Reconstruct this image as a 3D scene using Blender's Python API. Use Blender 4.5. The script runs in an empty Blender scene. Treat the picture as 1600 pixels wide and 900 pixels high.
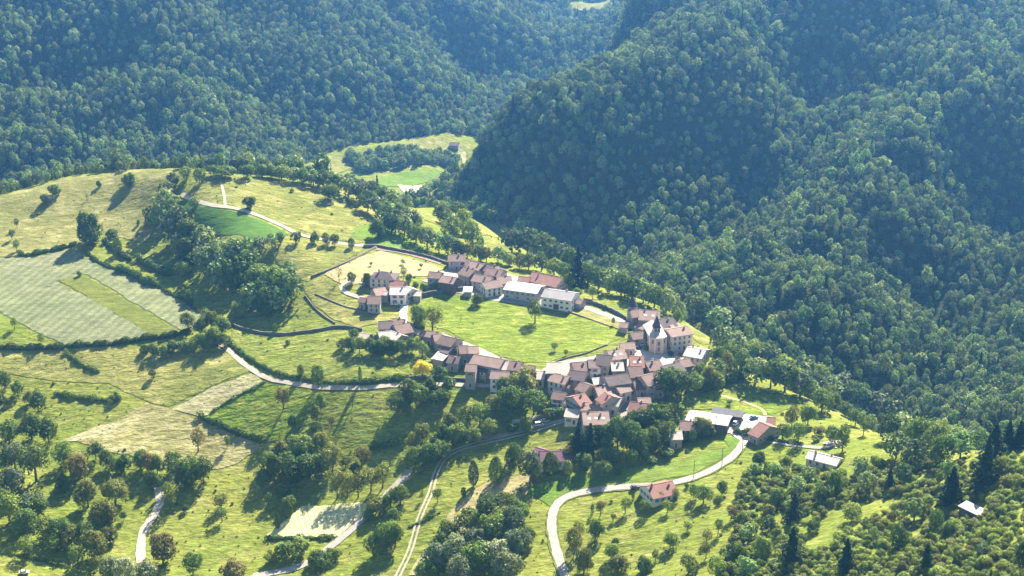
import bpy, math, random
import numpy as np
from mathutils import Vector, Matrix

# ------------------------------------------------------------------ camera, sky, sun, exposure
S = bpy.context.scene
COL = S.collection
CAM_Z, PITCH, HFOV = 300.0, math.radians(20.0), math.radians(36.0)
F = 800.0 / math.tan(HFOV / 2)
cam_d = bpy.data.cameras.new('camera'); cam = bpy.data.objects.new('camera', cam_d); COL.objects.link(cam)
cam_d.sensor_width = 36.0; cam_d.lens = 18.0 / math.tan(HFOV / 2)
cam_d.clip_start = 1.0; cam_d.clip_end = 20000.0
cam.location = (0, 0, CAM_Z); cam.rotation_euler = (math.pi / 2 - PITCH, 0, 0)
S.camera = cam

SUN_EL, SUN_AZ = math.radians(41.0), math.radians(23.0)     # azimuth from +Y towards +X
w = bpy.data.worlds.new('World'); S.world = w; w.use_nodes = True
nt = w.node_tree; bg = nt.nodes['Background']
sky = nt.nodes.new('ShaderNodeTexSky'); sky.sky_type = 'NISHITA'; sky.sun_disc = False
sky.sun_elevation = SUN_EL; sky.sun_rotation = SUN_AZ; sky.altitude = 700
nt.links.new(sky.outputs[0], bg.inputs[0]); bg.inputs[1].default_value = 0.05
sd = bpy.data.lights.new('sun', 'SUN'); sun = bpy.data.objects.new('sun', sd); COL.objects.link(sun)
sd.energy = 5.0; sd.angle = math.radians(0.5); sd.color = (1.0, 0.90, 0.74)
to_sun = Vector((math.sin(SUN_AZ) * math.cos(SUN_EL), math.cos(SUN_AZ) * math.cos(SUN_EL), math.sin(SUN_EL)))
sun.rotation_euler = to_sun.to_track_quat('Z', 'Y').to_euler(); sun.location = (0, 0, 900)
vs = S.view_settings; vs.view_transform = 'Standard'; vs.look = 'None'; vs.gamma = 1; vs.exposure = 2.25
S.render.engine = 'CYCLES'
cy = S.cycles; cy.use_denoising = True; cy.max_bounces = 5; cy.diffuse_bounces = 2; cy.glossy_bounces = 1
cy.transmission_bounces = 3; cy.volume_bounces = 1; cy.transparent_max_bounces = 4
cy.use_adaptive_sampling = True; cy.adaptive_threshold = 0.02
HAZE_DENSITY = 0.00011

# ------------------------------------------------------------------ helpers
CP, SP = math.cos(PITCH), math.sin(PITCH)
def ray(u, v):
    a, b = (u - 800) / F, (v - 450) / F
    return a, CP - b * SP, -SP - b * CP

def tagk(o, kind): o['kind'] = kind; return o
def tag(o, label, cat, group=None):
    o['label'] = label; o['category'] = cat
    if group: o['group'] = group
    return o
def empty(name, loc, rz=0.0, sc=(1, 1, 1)):
    o = bpy.data.objects.new(name, None); COL.objects.link(o); o.location = loc; o.rotation_euler = (0, 0, rz); o.scale = sc
    o.empty_display_size = 0.5
    return o
def link(name, me, parent=None, loc=(0, 0, 0)):
    o = bpy.data.objects.new(name, me); COL.objects.link(o)
    if parent is not None: o.parent = parent
    o.location = loc
    return o
def mesh_np(name, V, Fq, mats=(), midx=None, smooth=False):
    """V (n,3); Fq (m,k) faces of equal size k"""
    V = np.asarray(V, np.float32); Fq = np.asarray(Fq, np.int32)
    me = bpy.data.meshes.new(name); me.vertices.add(len(V)); me.vertices.foreach_set('co', V.ravel())
    k = Fq.shape[1]; me.loops.add(Fq.size); me.loops.foreach_set('vertex_index', Fq.ravel())
    me.polygons.add(len(Fq)); me.polygons.foreach_set('loop_start', np.arange(0, Fq.size, k, dtype=np.int32))
    for m in mats: me.materials.append(m)
    if midx is not None: me.polygons.foreach_set('material_index', np.asarray(midx, np.int32))
    if smooth: me.polygons.foreach_set('use_smooth', np.ones(len(Fq), bool))
    me.update(calc_edges=True); me.validate()
    return me
class MB:
    """collects faces of any size into one mesh"""
    def __init__(s): s.v = []; s.f = []; s.m = []
    def face(s, pts, m=0):
        i = len(s.v); s.v += [tuple(p) for p in pts]; s.f.append(tuple(range(i, i + len(pts)))); s.m.append(m)
    def poly(s, V, Fs, m=0):
        i = len(s.v); s.v += [tuple(p) for p in V]
        for f in Fs: s.f.append(tuple(i + q for q in f)); s.m.append(m)
    def box(s, c, d, m=0, rz=0.0):
        cx, cy_, cz = c; hx, hy, hz = d[0] / 2, d[1] / 2, d[2] / 2; co, si = math.cos(rz), math.sin(rz)
        V = []
        for z in (-hz, hz):
            for x, y in ((-hx, -hy), (hx, -hy), (hx, hy), (-hx, hy)):
                V.append((cx + x * co - y * si, cy_ + x * si + y * co, cz + z))
        s.poly(V, [(3, 2, 1, 0), (4, 5, 6, 7), (0, 1, 5, 4), (1, 2, 6, 5), (2, 3, 7, 6), (3, 0, 4, 7)], m)
    def cone(s, p0, p1, r0, r1, n=6, m=0, cap=True):
        p0, p1 = Vector(p0), Vector(p1); d = (p1 - p0).normalized()
        a = d.orthogonal().normalized(); b = d.cross(a); V = []
        for p, r in ((p0, r0), (p1, r1)):
            for k in range(n):
                t = 2 * math.pi * k / n; V.append(p + a * (r * math.cos(t)) + b * (r * math.sin(t)))
        Fs = [(k, (k + 1) % n, n + (k + 1) % n, n + k) for k in range(n)]
        if cap: Fs += [tuple(range(n - 1, -1, -1)), tuple(range(n, 2 * n))]
        s.poly(V, Fs, m)
    def mesh(s, name, *mats, smooth=False):
        me = bpy.data.meshes.new(name); me.from_pydata(s.v, [], s.f)
        for m in mats: me.materials.append(m)
        if len(mats) > 1: me.polygons.foreach_set('material_index', s.m)
        if smooth: me.polygons.foreach_set('use_smooth', [True] * len(s.f))
        me.update(); return me

# ------------------------------------------------------------------ terrain: control heights, given where a sight line meets them
CTRL = []                                     # rows (x, y, z)
def cz(u, v, z):
    a, y, dz = ray(u, v); t = (z - CAM_Z) / dz; CTRL.append((a * t, y * t, z))
def cd(u, v, d):
    a, y, dz = ray(u, v); t = d / y; CTRL.append((a * t, d, CAM_Z + dz * t))
def cp(u, d, z): CTRL.append((d * (u - 800) / F / CP, d, z))
def crow(fn, v, pairs):
    for u, q in pairs: fn(u, v, q)
for u, z in ((-300, 30), (400, 40), (800, 60), (1200, 90), (1900, 150)): cp(u, 200, z)
crow(cz, 1150, ((-100, -38), (400, -30), (800, -8), (1200, 22), (1700, 85)))
crow(cz, 900, ((-250, -44), (-80, -45), (100, -48), (300, -48), (500, -42), (650, -38), (800, -32), (950, -28), (1100, -15), (1300, 5), (1500, 30), (1700, 55), (1900, 70)))
crow(cz, 800, ((-100, -38), (0, -40), (200, -42), (400, -40), (600, -32), (700, -27), (860, -24), (1000, -20), (1150, -12), (1350, 4), (1500, 22), (1600, 37), (1750, 50)))
crow(cz, 750, ((0, -36), (300, -37), (550, -30), (900, -20), (1050, -15), (1200, -10), (1400, 6), (1600, 34)))
crow(cz, 700, ((-150, -28), (0, -33), (200, -30), (400, -30), (600, -21), (760, -17), (900, -13), (1050, -12), (1170, -9), (1300, -6), (1450, 8), (1560, 22), (1660, 35)))
crow(cz, 640, ((0, -27), (200, -23), (400, -19), (540, -12), (700, -9), (820, -9), (930, -5), (1050, -6), (1150, -7), (1250, -10)))
crow(cz, 590, ((-150, -18), (0, -20), (200, -17), (380, -11), (540, -4), (700, -2), (800, -1), (900, 0), (1000, 0), (1100, -2)))
crow(cz, 540, ((0, -12), (150, -10), (350, -7), (480, -3), (600, 2), (720, 2), (850, 2), (1030, 2), (1090, 0)))
crow(cz, 490, ((-150, -4), (0, -6), (200, -4), (300, -3), (440, 0), (560, 5), (650, 5), (780, 4), (900, 4), (1000, 4)))
crow(cz, 450, ((0, -2), (150, 0), (280, 0), (380, 2), (480, 9), (560, 10), (640, 9), (750, 7), (850, 6), (930, 3)))
crow(cz, 410, ((0, 3), (130, 4), (250, 5), (320, 6), (430, 15), (520, 15), (620, 13), (700, 9)))
crow(cz, 370, ((-150, 8), (0, 8), (120, 9), (220, 10), (290, 12), (360, 24), (480, 20), (560, 18), (640, 13)))
crow(cz, 330, ((0, 14), (120, 16), (220, 17), (300, 27), (420, 26), (520, 23), (600, 17)))
crow(cz, 290, ((60, 22), (160, 25), (260, 30), (340, 34), (430, 31), (500, 27)))
for u, v, z in ((680, 330, -8), (720, 345, -8), (770, 370, -9), (800, 400, -6)): cz(u, v, z)
RIM = ((-250, 345, 12), (-120, 330, 14), (0, 303, 20), (100, 276, 26), (200, 265, 31), (280, 262, 36), (350, 268, 36), (430, 275, 32), (500, 283, 27), (560, 298, 20), (625, 320, 3), (680, 322, -9),
       (740, 340, -10), (800, 378, -12), (850, 402, -10), (900, 425, -8), (960, 455, -3), (1040, 480, -1), (1110, 525, -3), (1200, 590, -8), (1300, 635, -12), (1400, 680, -8), (1500, 700, 8),
       (1590, 695, 26), (1720, 695, 38), (1900, 720, 60))
RIMXY = []
for u, v, z in RIM:
    cz(u, v, z); x, y, _ = CTRL[-1]; RIMXY.append((x / y, y))
    far = u < 600
    for s, dz in (((1.05, -22), (1.14, -62), (1.26, -100)) if far else ((1.045, -18), (1.10, -42))):
        CTRL.append((x * s, y * s, z + dz))
crow(cd, 650, ((1560, 800), (1700, 780)))
crow(cd, 600, ((1400, 860), (1650, 830), (1850, 800)))
crow(cd, 540, ((1250, 925), (1450, 905), (1650, 880)))
crow(cd, 480, ((1200, 985), (1320, 960), (1600, 945), (1850, 900)))
crow(cd, 400, ((880, 1110), (950, 1090), (1050, 1075), (1400, 1040), (1700, 1020)))
crow(cd, 330, ((760, 1190), (850, 1160), (950, 1145)))
crow(cd, 150, ((868, 1258), (915, 1228), (980, 1228)))
crow(cd, 250, ((795, 1235), (850, 1188), (950, 1172)))
for u, v, d in ((1100, 460, 965), (1200, 400, 1022), (1300, 320, 1075), (1420, 220, 1150), (1520, 130, 1222), (1130, 370, 1122), (1170, 280, 1205), (1270, 180, 1292), (1400, 450, 1032), (1500, 380, 1092), (1590, 300, 1160)): cd(u, v, d)
crow(cd, 300, ((718, 1275), (760, 1215), (850, 1172), (950, 1158), (1080, 1155), (1420, 1120), (1850, 1080)))
crow(cd, 200, ((808, 1262), (865, 1203), (950, 1195), (1080, 1215), (1330, 1205), (1600, 1195), (1850, 1160)))
crow(cd, 100, ((928, 1300), (1000, 1284), (1150, 1285), (1300, 1305), (1600, 1280)))
crow(cd, 0, ((1024, 1368), (1100, 1362), (1300, 1395), (1600, 1390), (1900, 1330)))
for u, d, z in ((1020, 1560, 105), (1250, 1600, 135), (1600, 1560, 150), (1900, 1500, 160), (1300, 2100, 240), (1800, 2000, 260)): cp(u, d, z)
# back of the right-hand ridge
for u, v, d in ((1004, 0, 1372), (958, 55, 1335), (890, 130, 1285), (800, 190, 1268), (758, 235, 1268), (712, 290, 1285)):
    cd(u, v, d); x, y, z = CTRL[-1]
    cp(u - 45, d * 1.09, z - 95 if v < 200 else -122)
    if v < 200: cp(u - 75, d * 1.2, max(-165, z - 190))
crow(cd, 280, ((-150, 1370),))
crow(cd, 240, ((-50, 1420), (0, 1425), (150, 1440), (300, 1470), (420, 1520)))
crow(cd, 200, ((450, 1590), (600, 1625), (690, 1655), (760, 1690)))
crow(cd, 120, ((-150, 1510), (0, 1535), (150, 1550), (300, 1590), (450, 1660), (600, 1730), (720, 1790), (820, 1880)))
crow(cd, 0, ((-150, 1620), (0, 1650), (150, 1670), (300, 1720), (450, 1800), (600, 1880), (720, 1960), (800, 2150)))
cd(872, 35, 2550); cd(842, 80, 2250); cd(905, 20, 2650)
for u, v in ((560, 252), (600, 262), (640, 272), (690, 228), (725, 226), (650, 245), (600, 285), (655, 290), (520, 268), (690, 262)): cz(u, v, -128)
for u, v in ((930, 8), (880, 12), (960, 14)): cz(u, v, -170)
for u, d, z in ((-200, 2100, 190), (200, 2150, 170), (500, 2300, 150), (750, 2500, 60), (900, 3150, -60), (1000, 2000, -60), (1050, 2700, 40), (0, 3500, 320), (500, 3600, 300), (900, 3700, 160), (1300, 3500, 300), (1900, 3500, 340)): cp(u, d, z)

def warp(x, y):
    return np.stack([np.asarray(x) / np.asarray(y) * 1000.0, np.log(np.asarray(y)) * 1000.0], -1)
_c = np.array(CTRL); _W = warp(_c[:, 0], _c[:, 1])
_mu = (_W[:, None, :] - _W[None, :, :]); _R = np.sqrt((_mu ** 2).sum(-1) + 18.0 ** 2)
_n = len(_c); _A = np.zeros((_n + 1, _n + 1)); _A[:_n, :_n] = _R - np.eye(_n) * 3.0; _A[:_n, _n] = 1; _A[_n, :_n] = 1
_sol = np.linalg.solve(_A, np.append(_c[:, 2], 0.0))
_rs = np.random.RandomState(5)
_waves = [(2 * math.pi / L * math.cos(t), 2 * math.pi / L * math.sin(t), p, A) for L, A in ((330, 9), (240, 8), (160, 5), (105, 2.6), (70, 1.4), (46, .9), (33, .6)) for t, p in zip(_rs.uniform(0, math.pi, 3), _rs.uniform(0, 6.3, 3))]
_rimu = np.array([r[0] for r in RIMXY]); _rimy = np.array([r[1] for r in RIMXY])
def rim_y(x, y): return np.interp(x / y, _rimu, _rimy)
def height(x, y):
    x = np.asarray(x, float); y = np.asarray(y, float); sh = x.shape
    x = x.ravel(); y = y.ravel(); out = np.empty(len(x))
    for i in range(0, len(x), 20000):
        W = warp(x[i:i + 20000], y[i:i + 20000])
        r = np.sqrt(((W[:, None, :] - _W[None, :, :]) ** 2).sum(-1) + 18.0 ** 2)
        out[i:i + 20000] = r @ _sol[:_n] + _sol[_n]
    n = sum(A * np.sin(a * x + b * y + p) for a, b, p, A in _waves)
    wild = np.clip((y / rim_y(x, y) - 1.10) / 0.15, 0, 1) * np.clip((out + 122) / 25, 0, 1)      # rough mountains, smooth fields and valley floor
    out = out + n * (0.9 * wild) + 0.18 * np.sin(x * .11 + y * .05) * np.sin(y * .13 - x * .04 + 1)
    return out.reshape(sh)
# terrain grid in (bearing, log distance)
NU, NV = 620, 800
gu = np.linspace(-0.62, 0.62, NU)
gy = np.exp(np.concatenate([np.linspace(math.log(170), math.log(430), 60, endpoint=False), np.linspace(math.log(430), math.log(1150), 460, endpoint=False), np.linspace(math.log(1150), math.log(3600), NV - 520)]))
GX = gu[None, :] * gy[:, None]; GY = np.repeat(gy[:, None], NU, 1)
GZ = height(GX, GY)
def hz(x, y):
    """height of the terrain MESH (bilinear in its own grid)"""
    x = np.asarray(x, float); y = np.asarray(y, float)
    fu = np.clip((x / y - gu[0]) / (gu[1] - gu[0]), 0, NU - 1.001); fv = np.clip(np.interp(y, gy, np.arange(NV)), 0, NV - 1.001)
    i = fu.astype(int); j = fv.astype(int); a = fu - i; b = fv - j
    return (GZ[j, i] * (1 - a) + GZ[j, i + 1] * a) * (1 - b) + (GZ[j + 1, i] * (1 - a) + GZ[j + 1, i + 1] * a) * b
_T = np.exp(np.linspace(math.log(230), math.log(3500), 1500))
def at(u, v, up=0.0, dmin=0.0):
    """where the sight line of photo pixel (u, v) comes within `up` metres of the ground"""
    a, y, dz = ray(u, v); t = _T / y
    x = a * t; z = CAM_Z + dz * t; g = hz(x, _T) + up
    ok = (z <= g) & (_T >= dmin)
    k = int(np.argmax(ok)) if ok.any() else len(_T) - 1
    k = max(k, 1)
    e0, e1 = z[k - 1] - g[k - 1], z[k] - g[k]; q = e0 / (e0 - e1) if e0 != e1 and e0 > 0 else 1.0
    t_ = t[k - 1] + (t[k] - t[k - 1]) * q
    return Vector((a * t_, y * t_, CAM_Z + dz * t_ - up))
def pix(x, y, z):
    X, Y, Z = x, y, np.asarray(z) - CAM_Z
    d = Y * CP - Z * SP
    return 800 + F * X / d, 450 - F * (Y * SP + Z * CP) / d
# ------------------------------------------------------------------ materials
def srgb(r, g, b):
    f = lambda c: (c / 255 / 12.92) if c <= 10 else ((c / 255 + 0.055) / 1.055) ** 2.4
    return (f(r), f(g), f(b), 1)
class NT:
    def __init__(s, name):
        s.m = bpy.data.materials.new(name); s.m.use_nodes = True; s.t = s.m.node_tree; s.t.nodes.clear()
        s.out = s.n('ShaderNodeOutputMaterial')
    def n(s, typ, **kw):
        x = s.t.nodes.new(typ)
        for k, v in kw.items(): setattr(x, k, v)
        return x
    def l(s, a, b): s.t.links.new(a, b)
    def coord(s, which='Object'): return s.n('ShaderNodeTexCoord').outputs[which]
    def noise(s, vec, scale, detail=3, rough=0.55, stretch=None, rz=0.0):
        if stretch:
            mp = s.n('ShaderNodeMapping'); mp.inputs['Scale'].default_value = stretch; mp.inputs['Rotation'].default_value = (0, 0, rz); s.l(vec, mp.inputs[0]); vec = mp.outputs[0]
        x = s.n('ShaderNodeTexNoise'); x.inputs['Scale'].default_value = scale; x.inputs['Detail'].default_value = detail; x.inputs['Roughness'].default_value = rough
        s.l(vec, x.inputs['Vector']); return x.outputs['Fac']
    def rng(s, fac, a, b, lo=0.0, hi=1.0):
        x = s.n('ShaderNodeMapRange'); x.inputs[1].default_value = a; x.inputs[2].default_value = b; x.inputs[3].default_value = lo; x.inputs[4].default_value = hi
        s.l(fac, x.inputs[0]); return x.outputs[0]
    def mix(s, fac, a, b, typ='MIX'):
        x = s.n('ShaderNodeMix', data_type='RGBA', blend_type=typ)
        for sock, q in ((x.inputs[0], fac), (x.inputs[6], a), (x.inputs[7], b)):
            if hasattr(q, 'links') or hasattr(q, 'is_linked'): s.l(q, sock)
            else: sock.default_value = q
        return x.outputs[2]
    def math(s, op, a, b):
        x = s.n('ShaderNodeMath', operation=op)
        for sock, q in ((x.inputs[0], a), (x.inputs[1], b)):
            if hasattr(q, 'is_linked'): s.l(q, sock)
            else: sock.default_value = q
        return x.outputs[0]
    def scale(s, col, fac):
        x = s.n('ShaderNodeVectorMath', operation='SCALE'); s.l(col, x.inputs[0]) if hasattr(col, 'is_linked') else setattr(x.inputs[0], 'default_value', col[:3])
        s.l(fac, x.inputs['Scale']); return x.outputs[0]
    def bump(s, h, strength=0.5, dist=0.3):
        x = s.n('ShaderNodeBump'); x.inputs['Strength'].default_value = strength; x.inputs['Distance'].default_value = dist; s.l(h, x.inputs['Height']); return x.outputs[0]
    def surf(s, col, rough=0.9, normal=None, spec=0.2):
        p = s.n('ShaderNodeBsdfPrincipled')
        if hasattr(col, 'is_linked'): s.l(col, p.inputs['Base Color'])
        else: p.inputs['Base Color'].default_value = col
        p.inputs['Roughness'].default_value = rough; p.inputs['Specular IOR Level'].default_value = spec
        if normal is not None: s.l(normal, p.inputs['Normal'])
        s.l(p.outputs[0], s.out.inputs[0]); return p

def grass_mat(name, c1, c2, c3=None, tuft=1.0, stripes=None, big=0.018, gain=.8):
    """meadow: two greens in large patches, tufts and streaks; stripes = (angle, spacing m, strength, colour) for mown or planted rows"""
    q = NT(name); co = q.coord()
    b = q.rng(q.noise(co, big, 4, .6), .38, .62)
    m = q.noise(co, .09, 4, .65, (1, 1.7, 1)); f = q.noise(co, .55, 3, .7, (1, 1.9, 1), .3); t = q.noise(co, .22, 2, .6, (.7, 1.5, 1), -.2)
    col = q.mix(b, c1, c2)
    if c3: col = q.mix(q.rng(m, .52, .68), col, c3)
    if stripes:
        ang, sp, amt, sc = stripes
        mp = q.n('ShaderNodeMapping'); mp.inputs['Rotation'].default_value = (0, 0, ang); q.l(co, mp.inputs[0])
        wv = q.n('ShaderNodeTexWave'); wv.inputs['Scale'].default_value = 0.31416 / sp; wv.inputs['Distortion'].default_value = 1.2; wv.inputs['Detail'].default_value = 2; wv.inputs['Detail Scale'].default_value = .6
        q.l(mp.outputs[0], wv.inputs['Vector'])
        col = q.mix(q.rng(q.math('ADD', wv.outputs['Fac'], q.rng(m, .3, .7, -.3, .3)), .35, .8, 0, amt), col, sc)
    v = q.math('MULTIPLY', q.rng(f, .3, .7, 1 - .32 * tuft, 1 + .3 * tuft), q.rng(m, .3, .7, .82, 1.18))
    v = q.math('MULTIPLY', v, q.rng(t, .3, .7, 1 - .22 * tuft, 1 + .2 * tuft))
    g = q.noise(co, 1.5, 2, .6, (1, 1.5, 1)); v = q.math('MULTIPLY', q.math('MULTIPLY', v, gain), q.rng(g, .3, .7, .78, 1.2))
    col = q.scale(col, v)
    h = q.math('ADD', q.math('MULTIPLY', f, .5), q.math('MULTIPLY', t, 1.6))
    q.surf(col, 1.0, q.bump(h, .75 * tuft, .9), 0.0)
    return q.m

G_GREEN1, G_GREEN2, G_LIME = (.125, .160, .026, 1), (.165, .180, .036, 1), (.215, .210, .062, 1)
def ground_mat():
    q = NT('meadow grass and woodland floor'); co = q.coord()
    b = q.rng(q.noise(co, .012, 4, .6), .36, .64); m = q.noise(co, .06, 4, .65, (1, 1.8, 1)); f = q.noise(co, .5, 3, .7, (1, 1.9, 1), .3); t = q.noise(co, .2, 2, .6, (.7, 1.5, 1), -.2)
    col = q.mix(b, G_GREEN1, G_GREEN2); col = q.mix(q.rng(m, .53, .7), col, G_LIME)
    v = q.math('MULTIPLY', q.rng(f, .3, .7, .66, 1.32), q.rng(t, .3, .7, .75, 1.22)); col = q.scale(col, v)
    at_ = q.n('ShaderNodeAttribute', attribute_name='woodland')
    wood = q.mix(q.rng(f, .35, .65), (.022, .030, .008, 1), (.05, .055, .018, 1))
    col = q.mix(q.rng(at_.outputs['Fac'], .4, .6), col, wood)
    h = q.math('ADD', q.math('MULTIPLY', f, .5), q.math('MULTIPLY', t, 1.6))
    q.surf(col, 1.0, q.bump(h, .75, .9), 0.0); return q.m

def plain_mat(name, c1, c2, scale=.6, rough=.9, bump=.2, dist=.05, stretch=None, obj_random=.0, spec=.2):
    q = NT(name); co = q.coord(); n1 = q.noise(co, scale, 4, .65, stretch); n2 = q.noise(co, scale * 6, 3, .6)
    col = q.mix(q.rng(n1, .35, .65), c1, c2); v = q.rng(n2, .3, .7, .85, 1.15)
    if obj_random:
        oi = q.n('ShaderNodeObjectInfo'); v = q.math('MULTIPLY', v, q.rng(oi.outputs['Random'], 0, 1, 1 - obj_random, 1 + obj_random))
    q.surf(q.scale(col, v), rough, q.bump(n2, bump, dist), spec); return q.m

def foliage_mat(name, c1, c2, var=.35, trans=.30):
    q = NT(name); oi = q.n('ShaderNodeObjectInfo'); r = oi.outputs['Random']
    co = q.coord(); n = q.noise(co, .45, 2, .6)
    wn = q.n('ShaderNodeTexWhiteNoise', noise_dimensions='1D'); q.l(r, wn.inputs['W'])
    col = q.mix(wn.outputs['Value'], c1, c2)
    v = q.math('MULTIPLY', q.rng(r, 0, 1, 1 - var, 1 + var), q.rng(n, .3, .7, .75, 1.3)); col = q.scale(col, v)
    d = q.n('ShaderNodeBsdfDiffuse'); tr = q.n('ShaderNodeBsdfTranslucent'); g = q.n('ShaderNodeBsdfGlossy'); mx = q.n('ShaderNodeMixShader'); mx2 = q.n('ShaderNodeMixShader')
    q.l(col, d.inputs[0]); yel = q.mix(.5, col, (1.25, 1.15, .45, 1), 'MULTIPLY'); q.l(yel, tr.inputs[0]); mx.inputs[0].default_value = trans
    q.l(d.outputs[0], mx.inputs[1]); q.l(tr.outputs[0], mx.inputs[2])
    g.inputs[0].default_value = (1, 1, 1, 1); g.inputs['Roughness'].default_value = .45; mx2.inputs[0].default_value = .008
    q.l(mx.outputs[0], mx2.inputs[1]); q.l(g.outputs[0], mx2.inputs[2]); q.l(mx2.outputs[0], q.out.inputs[0]); return q.m

FOL = {
    'mid': foliage_mat('mid green leaves', (.10, .165, .022, 1), (.145, .19, .034, 1)),
    'dark': foliage_mat('dark green leaves', (.066, .115, .018, 1), (.092, .142, .025, 1)),
    'light': foliage_mat('light spring leaves', (.155, .215, .032, 1), (.19, .24, .04, 1)),
    'olive': foliage_mat('olive spring leaves', (.135, .155, .026, 1), (.17, .175, .038, 1)),
    'grey': foliage_mat('silvery leaves', (.085, .12, .055, 1), (.12, .15, .08, 1)),
    'pale': foliage_mat('pale blossom and leaves', (.21, .25, .11, 1), (.28, .30, .17, 1)),
    'brown': foliage_mat('reddish budding leaves', (.15, .125, .035, 1), (.17, .15, .04, 1)),
    'yellow': foliage_mat('bright yellow blossom', (.62, .50, .03, 1), (.66, .55, .05, 1), .1),
    'wood': foliage_mat('woodland leaves', (.125, .205, .055, 1), (.21, .255, .09, 1), .55, .24),
    'fir': foliage_mat('dark conifer needles', (.018, .040, .014, 1), (.028, .052, .018, 1), .25, .15),
}
BARK = plain_mat('rough grey brown bark', (.10, .075, .05, 1), (.16, .13, .10, 1), 2.0, .95, .4, .05)

# ------------------------------------------------------------------ ground, fields, roads
def inpoly(px, py, poly):
    px = np.asarray(px, float); py = np.asarray(py, float); r = np.zeros(px.shape, bool); n = len(poly); j = n - 1
    for i in range(n):
        xi, yi = poly[i][0], poly[i][1]; xj, yj = poly[j][0], poly[j][1]
        c = ((yi > py) != (yj > py)); xx = (xj - xi) * (py - yi) / ((yj - yi) if yj != yi else 1e-9) + xi
        r ^= c & (px < xx); j = i
    return r
def P(s): return [tuple(float(q) for q in t.split(',')) for t in s.split()]
def wpoly(s, dmin=0.0): return [at(u, v, 0, dmin) for u, v in P(s)]

idx = np.arange(NV * NU).reshape(NV, NU)
Q4 = np.stack([idx[:-1, :-1], idx[:-1, 1:], idx[1:, 1:], idx[1:, :-1]], -1).reshape(-1, 4)
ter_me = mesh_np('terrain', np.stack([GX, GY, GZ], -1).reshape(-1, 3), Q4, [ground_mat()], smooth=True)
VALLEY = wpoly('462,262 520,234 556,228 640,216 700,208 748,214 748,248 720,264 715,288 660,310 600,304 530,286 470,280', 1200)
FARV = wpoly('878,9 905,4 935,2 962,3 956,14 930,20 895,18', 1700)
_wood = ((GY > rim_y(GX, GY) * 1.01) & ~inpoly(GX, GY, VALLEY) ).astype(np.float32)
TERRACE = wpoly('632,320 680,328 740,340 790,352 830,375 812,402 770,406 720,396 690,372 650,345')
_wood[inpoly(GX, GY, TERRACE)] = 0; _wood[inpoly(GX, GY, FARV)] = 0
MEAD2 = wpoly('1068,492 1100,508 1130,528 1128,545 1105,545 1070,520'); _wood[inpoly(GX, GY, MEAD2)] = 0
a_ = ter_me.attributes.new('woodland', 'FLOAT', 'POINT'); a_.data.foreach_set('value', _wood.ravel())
terrain = tagk(link('terrain', ter_me), 'structure')

from mathutils.geometry import delaunay_2d_cdt
def dense(pts, step, closed=True):
    out = []
    n = len(pts)
    for i in range(n if closed else n - 1):
        a, b = Vector(pts[i][:2]), Vector(pts[(i + 1) % n][:2]); k = max(1, int((b - a).length / step))
        out += [a.lerp(b, j / k) for j in range(k)]
    if not closed: out.append(Vector(pts[-1][:2]))
    return out
def smooth_line(pts, step=3.0):
    """Catmull-Rom through the points, evenly dense"""
    p = [Vector(q[:2]) for q in pts]; p = [p[0] * 2 - p[1]] + p + [p[-1] * 2 - p[-2]]; out = []
    for i in range(1, len(p) - 2):
        k = max(1, int((p[i + 1] - p[i]).length / step))
        for j in range(k):
            t = j / k; a, b, c, d = p[i - 1:i + 3]
            out.append(.5 * (2 * b + (c - a) * t + (2 * a - 5 * b + 4 * c - d) * t * t + (3 * b - a - 3 * c + d) * t ** 3))
    out.append(p[-2]); return out
_wob = random.Random(3)
def sheet(name, pts, mat, up, kind='structure', step=4.0, wob=.5):
    bd = dense(pts, step)
    bd = [b + Vector((_wob.uniform(-wob, wob), _wob.uniform(-wob, wob))) for b in bd]
    xs = [b.x for b in bd]; ys = [b.y for b in bd]
    gx, gy_ = np.meshgrid(np.arange(min(xs), max(xs), step), np.arange(min(ys), max(ys), step)); gx = gx.ravel(); gy_ = gy_.ravel()
    ins = inpoly(gx, gy_, bd); V2 = list(bd) + [Vector((x, y)) for x, y in zip(gx[ins], gy_[ins])]
    n = len(bd); r = delaunay_2d_cdt(V2, [], [list(range(n))], 1, 1e-4)
    vv = np.array([(q.x, q.y) for q in r[0]]); z = hz(vv[:, 0], vv[:, 1]) + up
    fs = []
    for f in r[2]:
        if len(f) == 3:
            a, b, c = (vv[i] for i in f); fs.append(f if (b[0] - a[0]) * (c[1] - a[1]) - (b[1] - a[1]) * (c[0] - a[0]) > 0 else f[::-1])
    me = mesh_np(name, np.column_stack([vv, z]), fs, [mat], smooth=True)
    return tagk(link(name, me), kind)
ROADS = []
def ribbon(name, pts, width, mat, up, off=0.0, kind="structure", step=2.5, wob=.12):
    ROADS.append(smooth_line(pts, 2.0))
    c = smooth_line(pts, step); V = []
    for i, p in enumerate(c):
        d = (c[min(i + 1, len(c) - 1)] - c[max(i - 1, 0)]).normalized(); nrm = Vector((-d.y, d.x))
        wd = width * (1 + _wob.uniform(-wob, wob)) / 2
        for k in (-1, 0, 1):
            q = p + nrm * (off + k * wd); V.append((q.x, q.y, float(hz(q.x, q.y)) + up))
    Fs = []
    for i in range(len(c) - 1):
        for k in (0, 1): Fs.append((3 * i + k + 1, 3 * i + k, 3 * i + 3 + k, 3 * i + 4 + k))
    return tagk(link(name, mesh_np(name, V, Fs, [mat], smooth=True)), kind)

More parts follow.
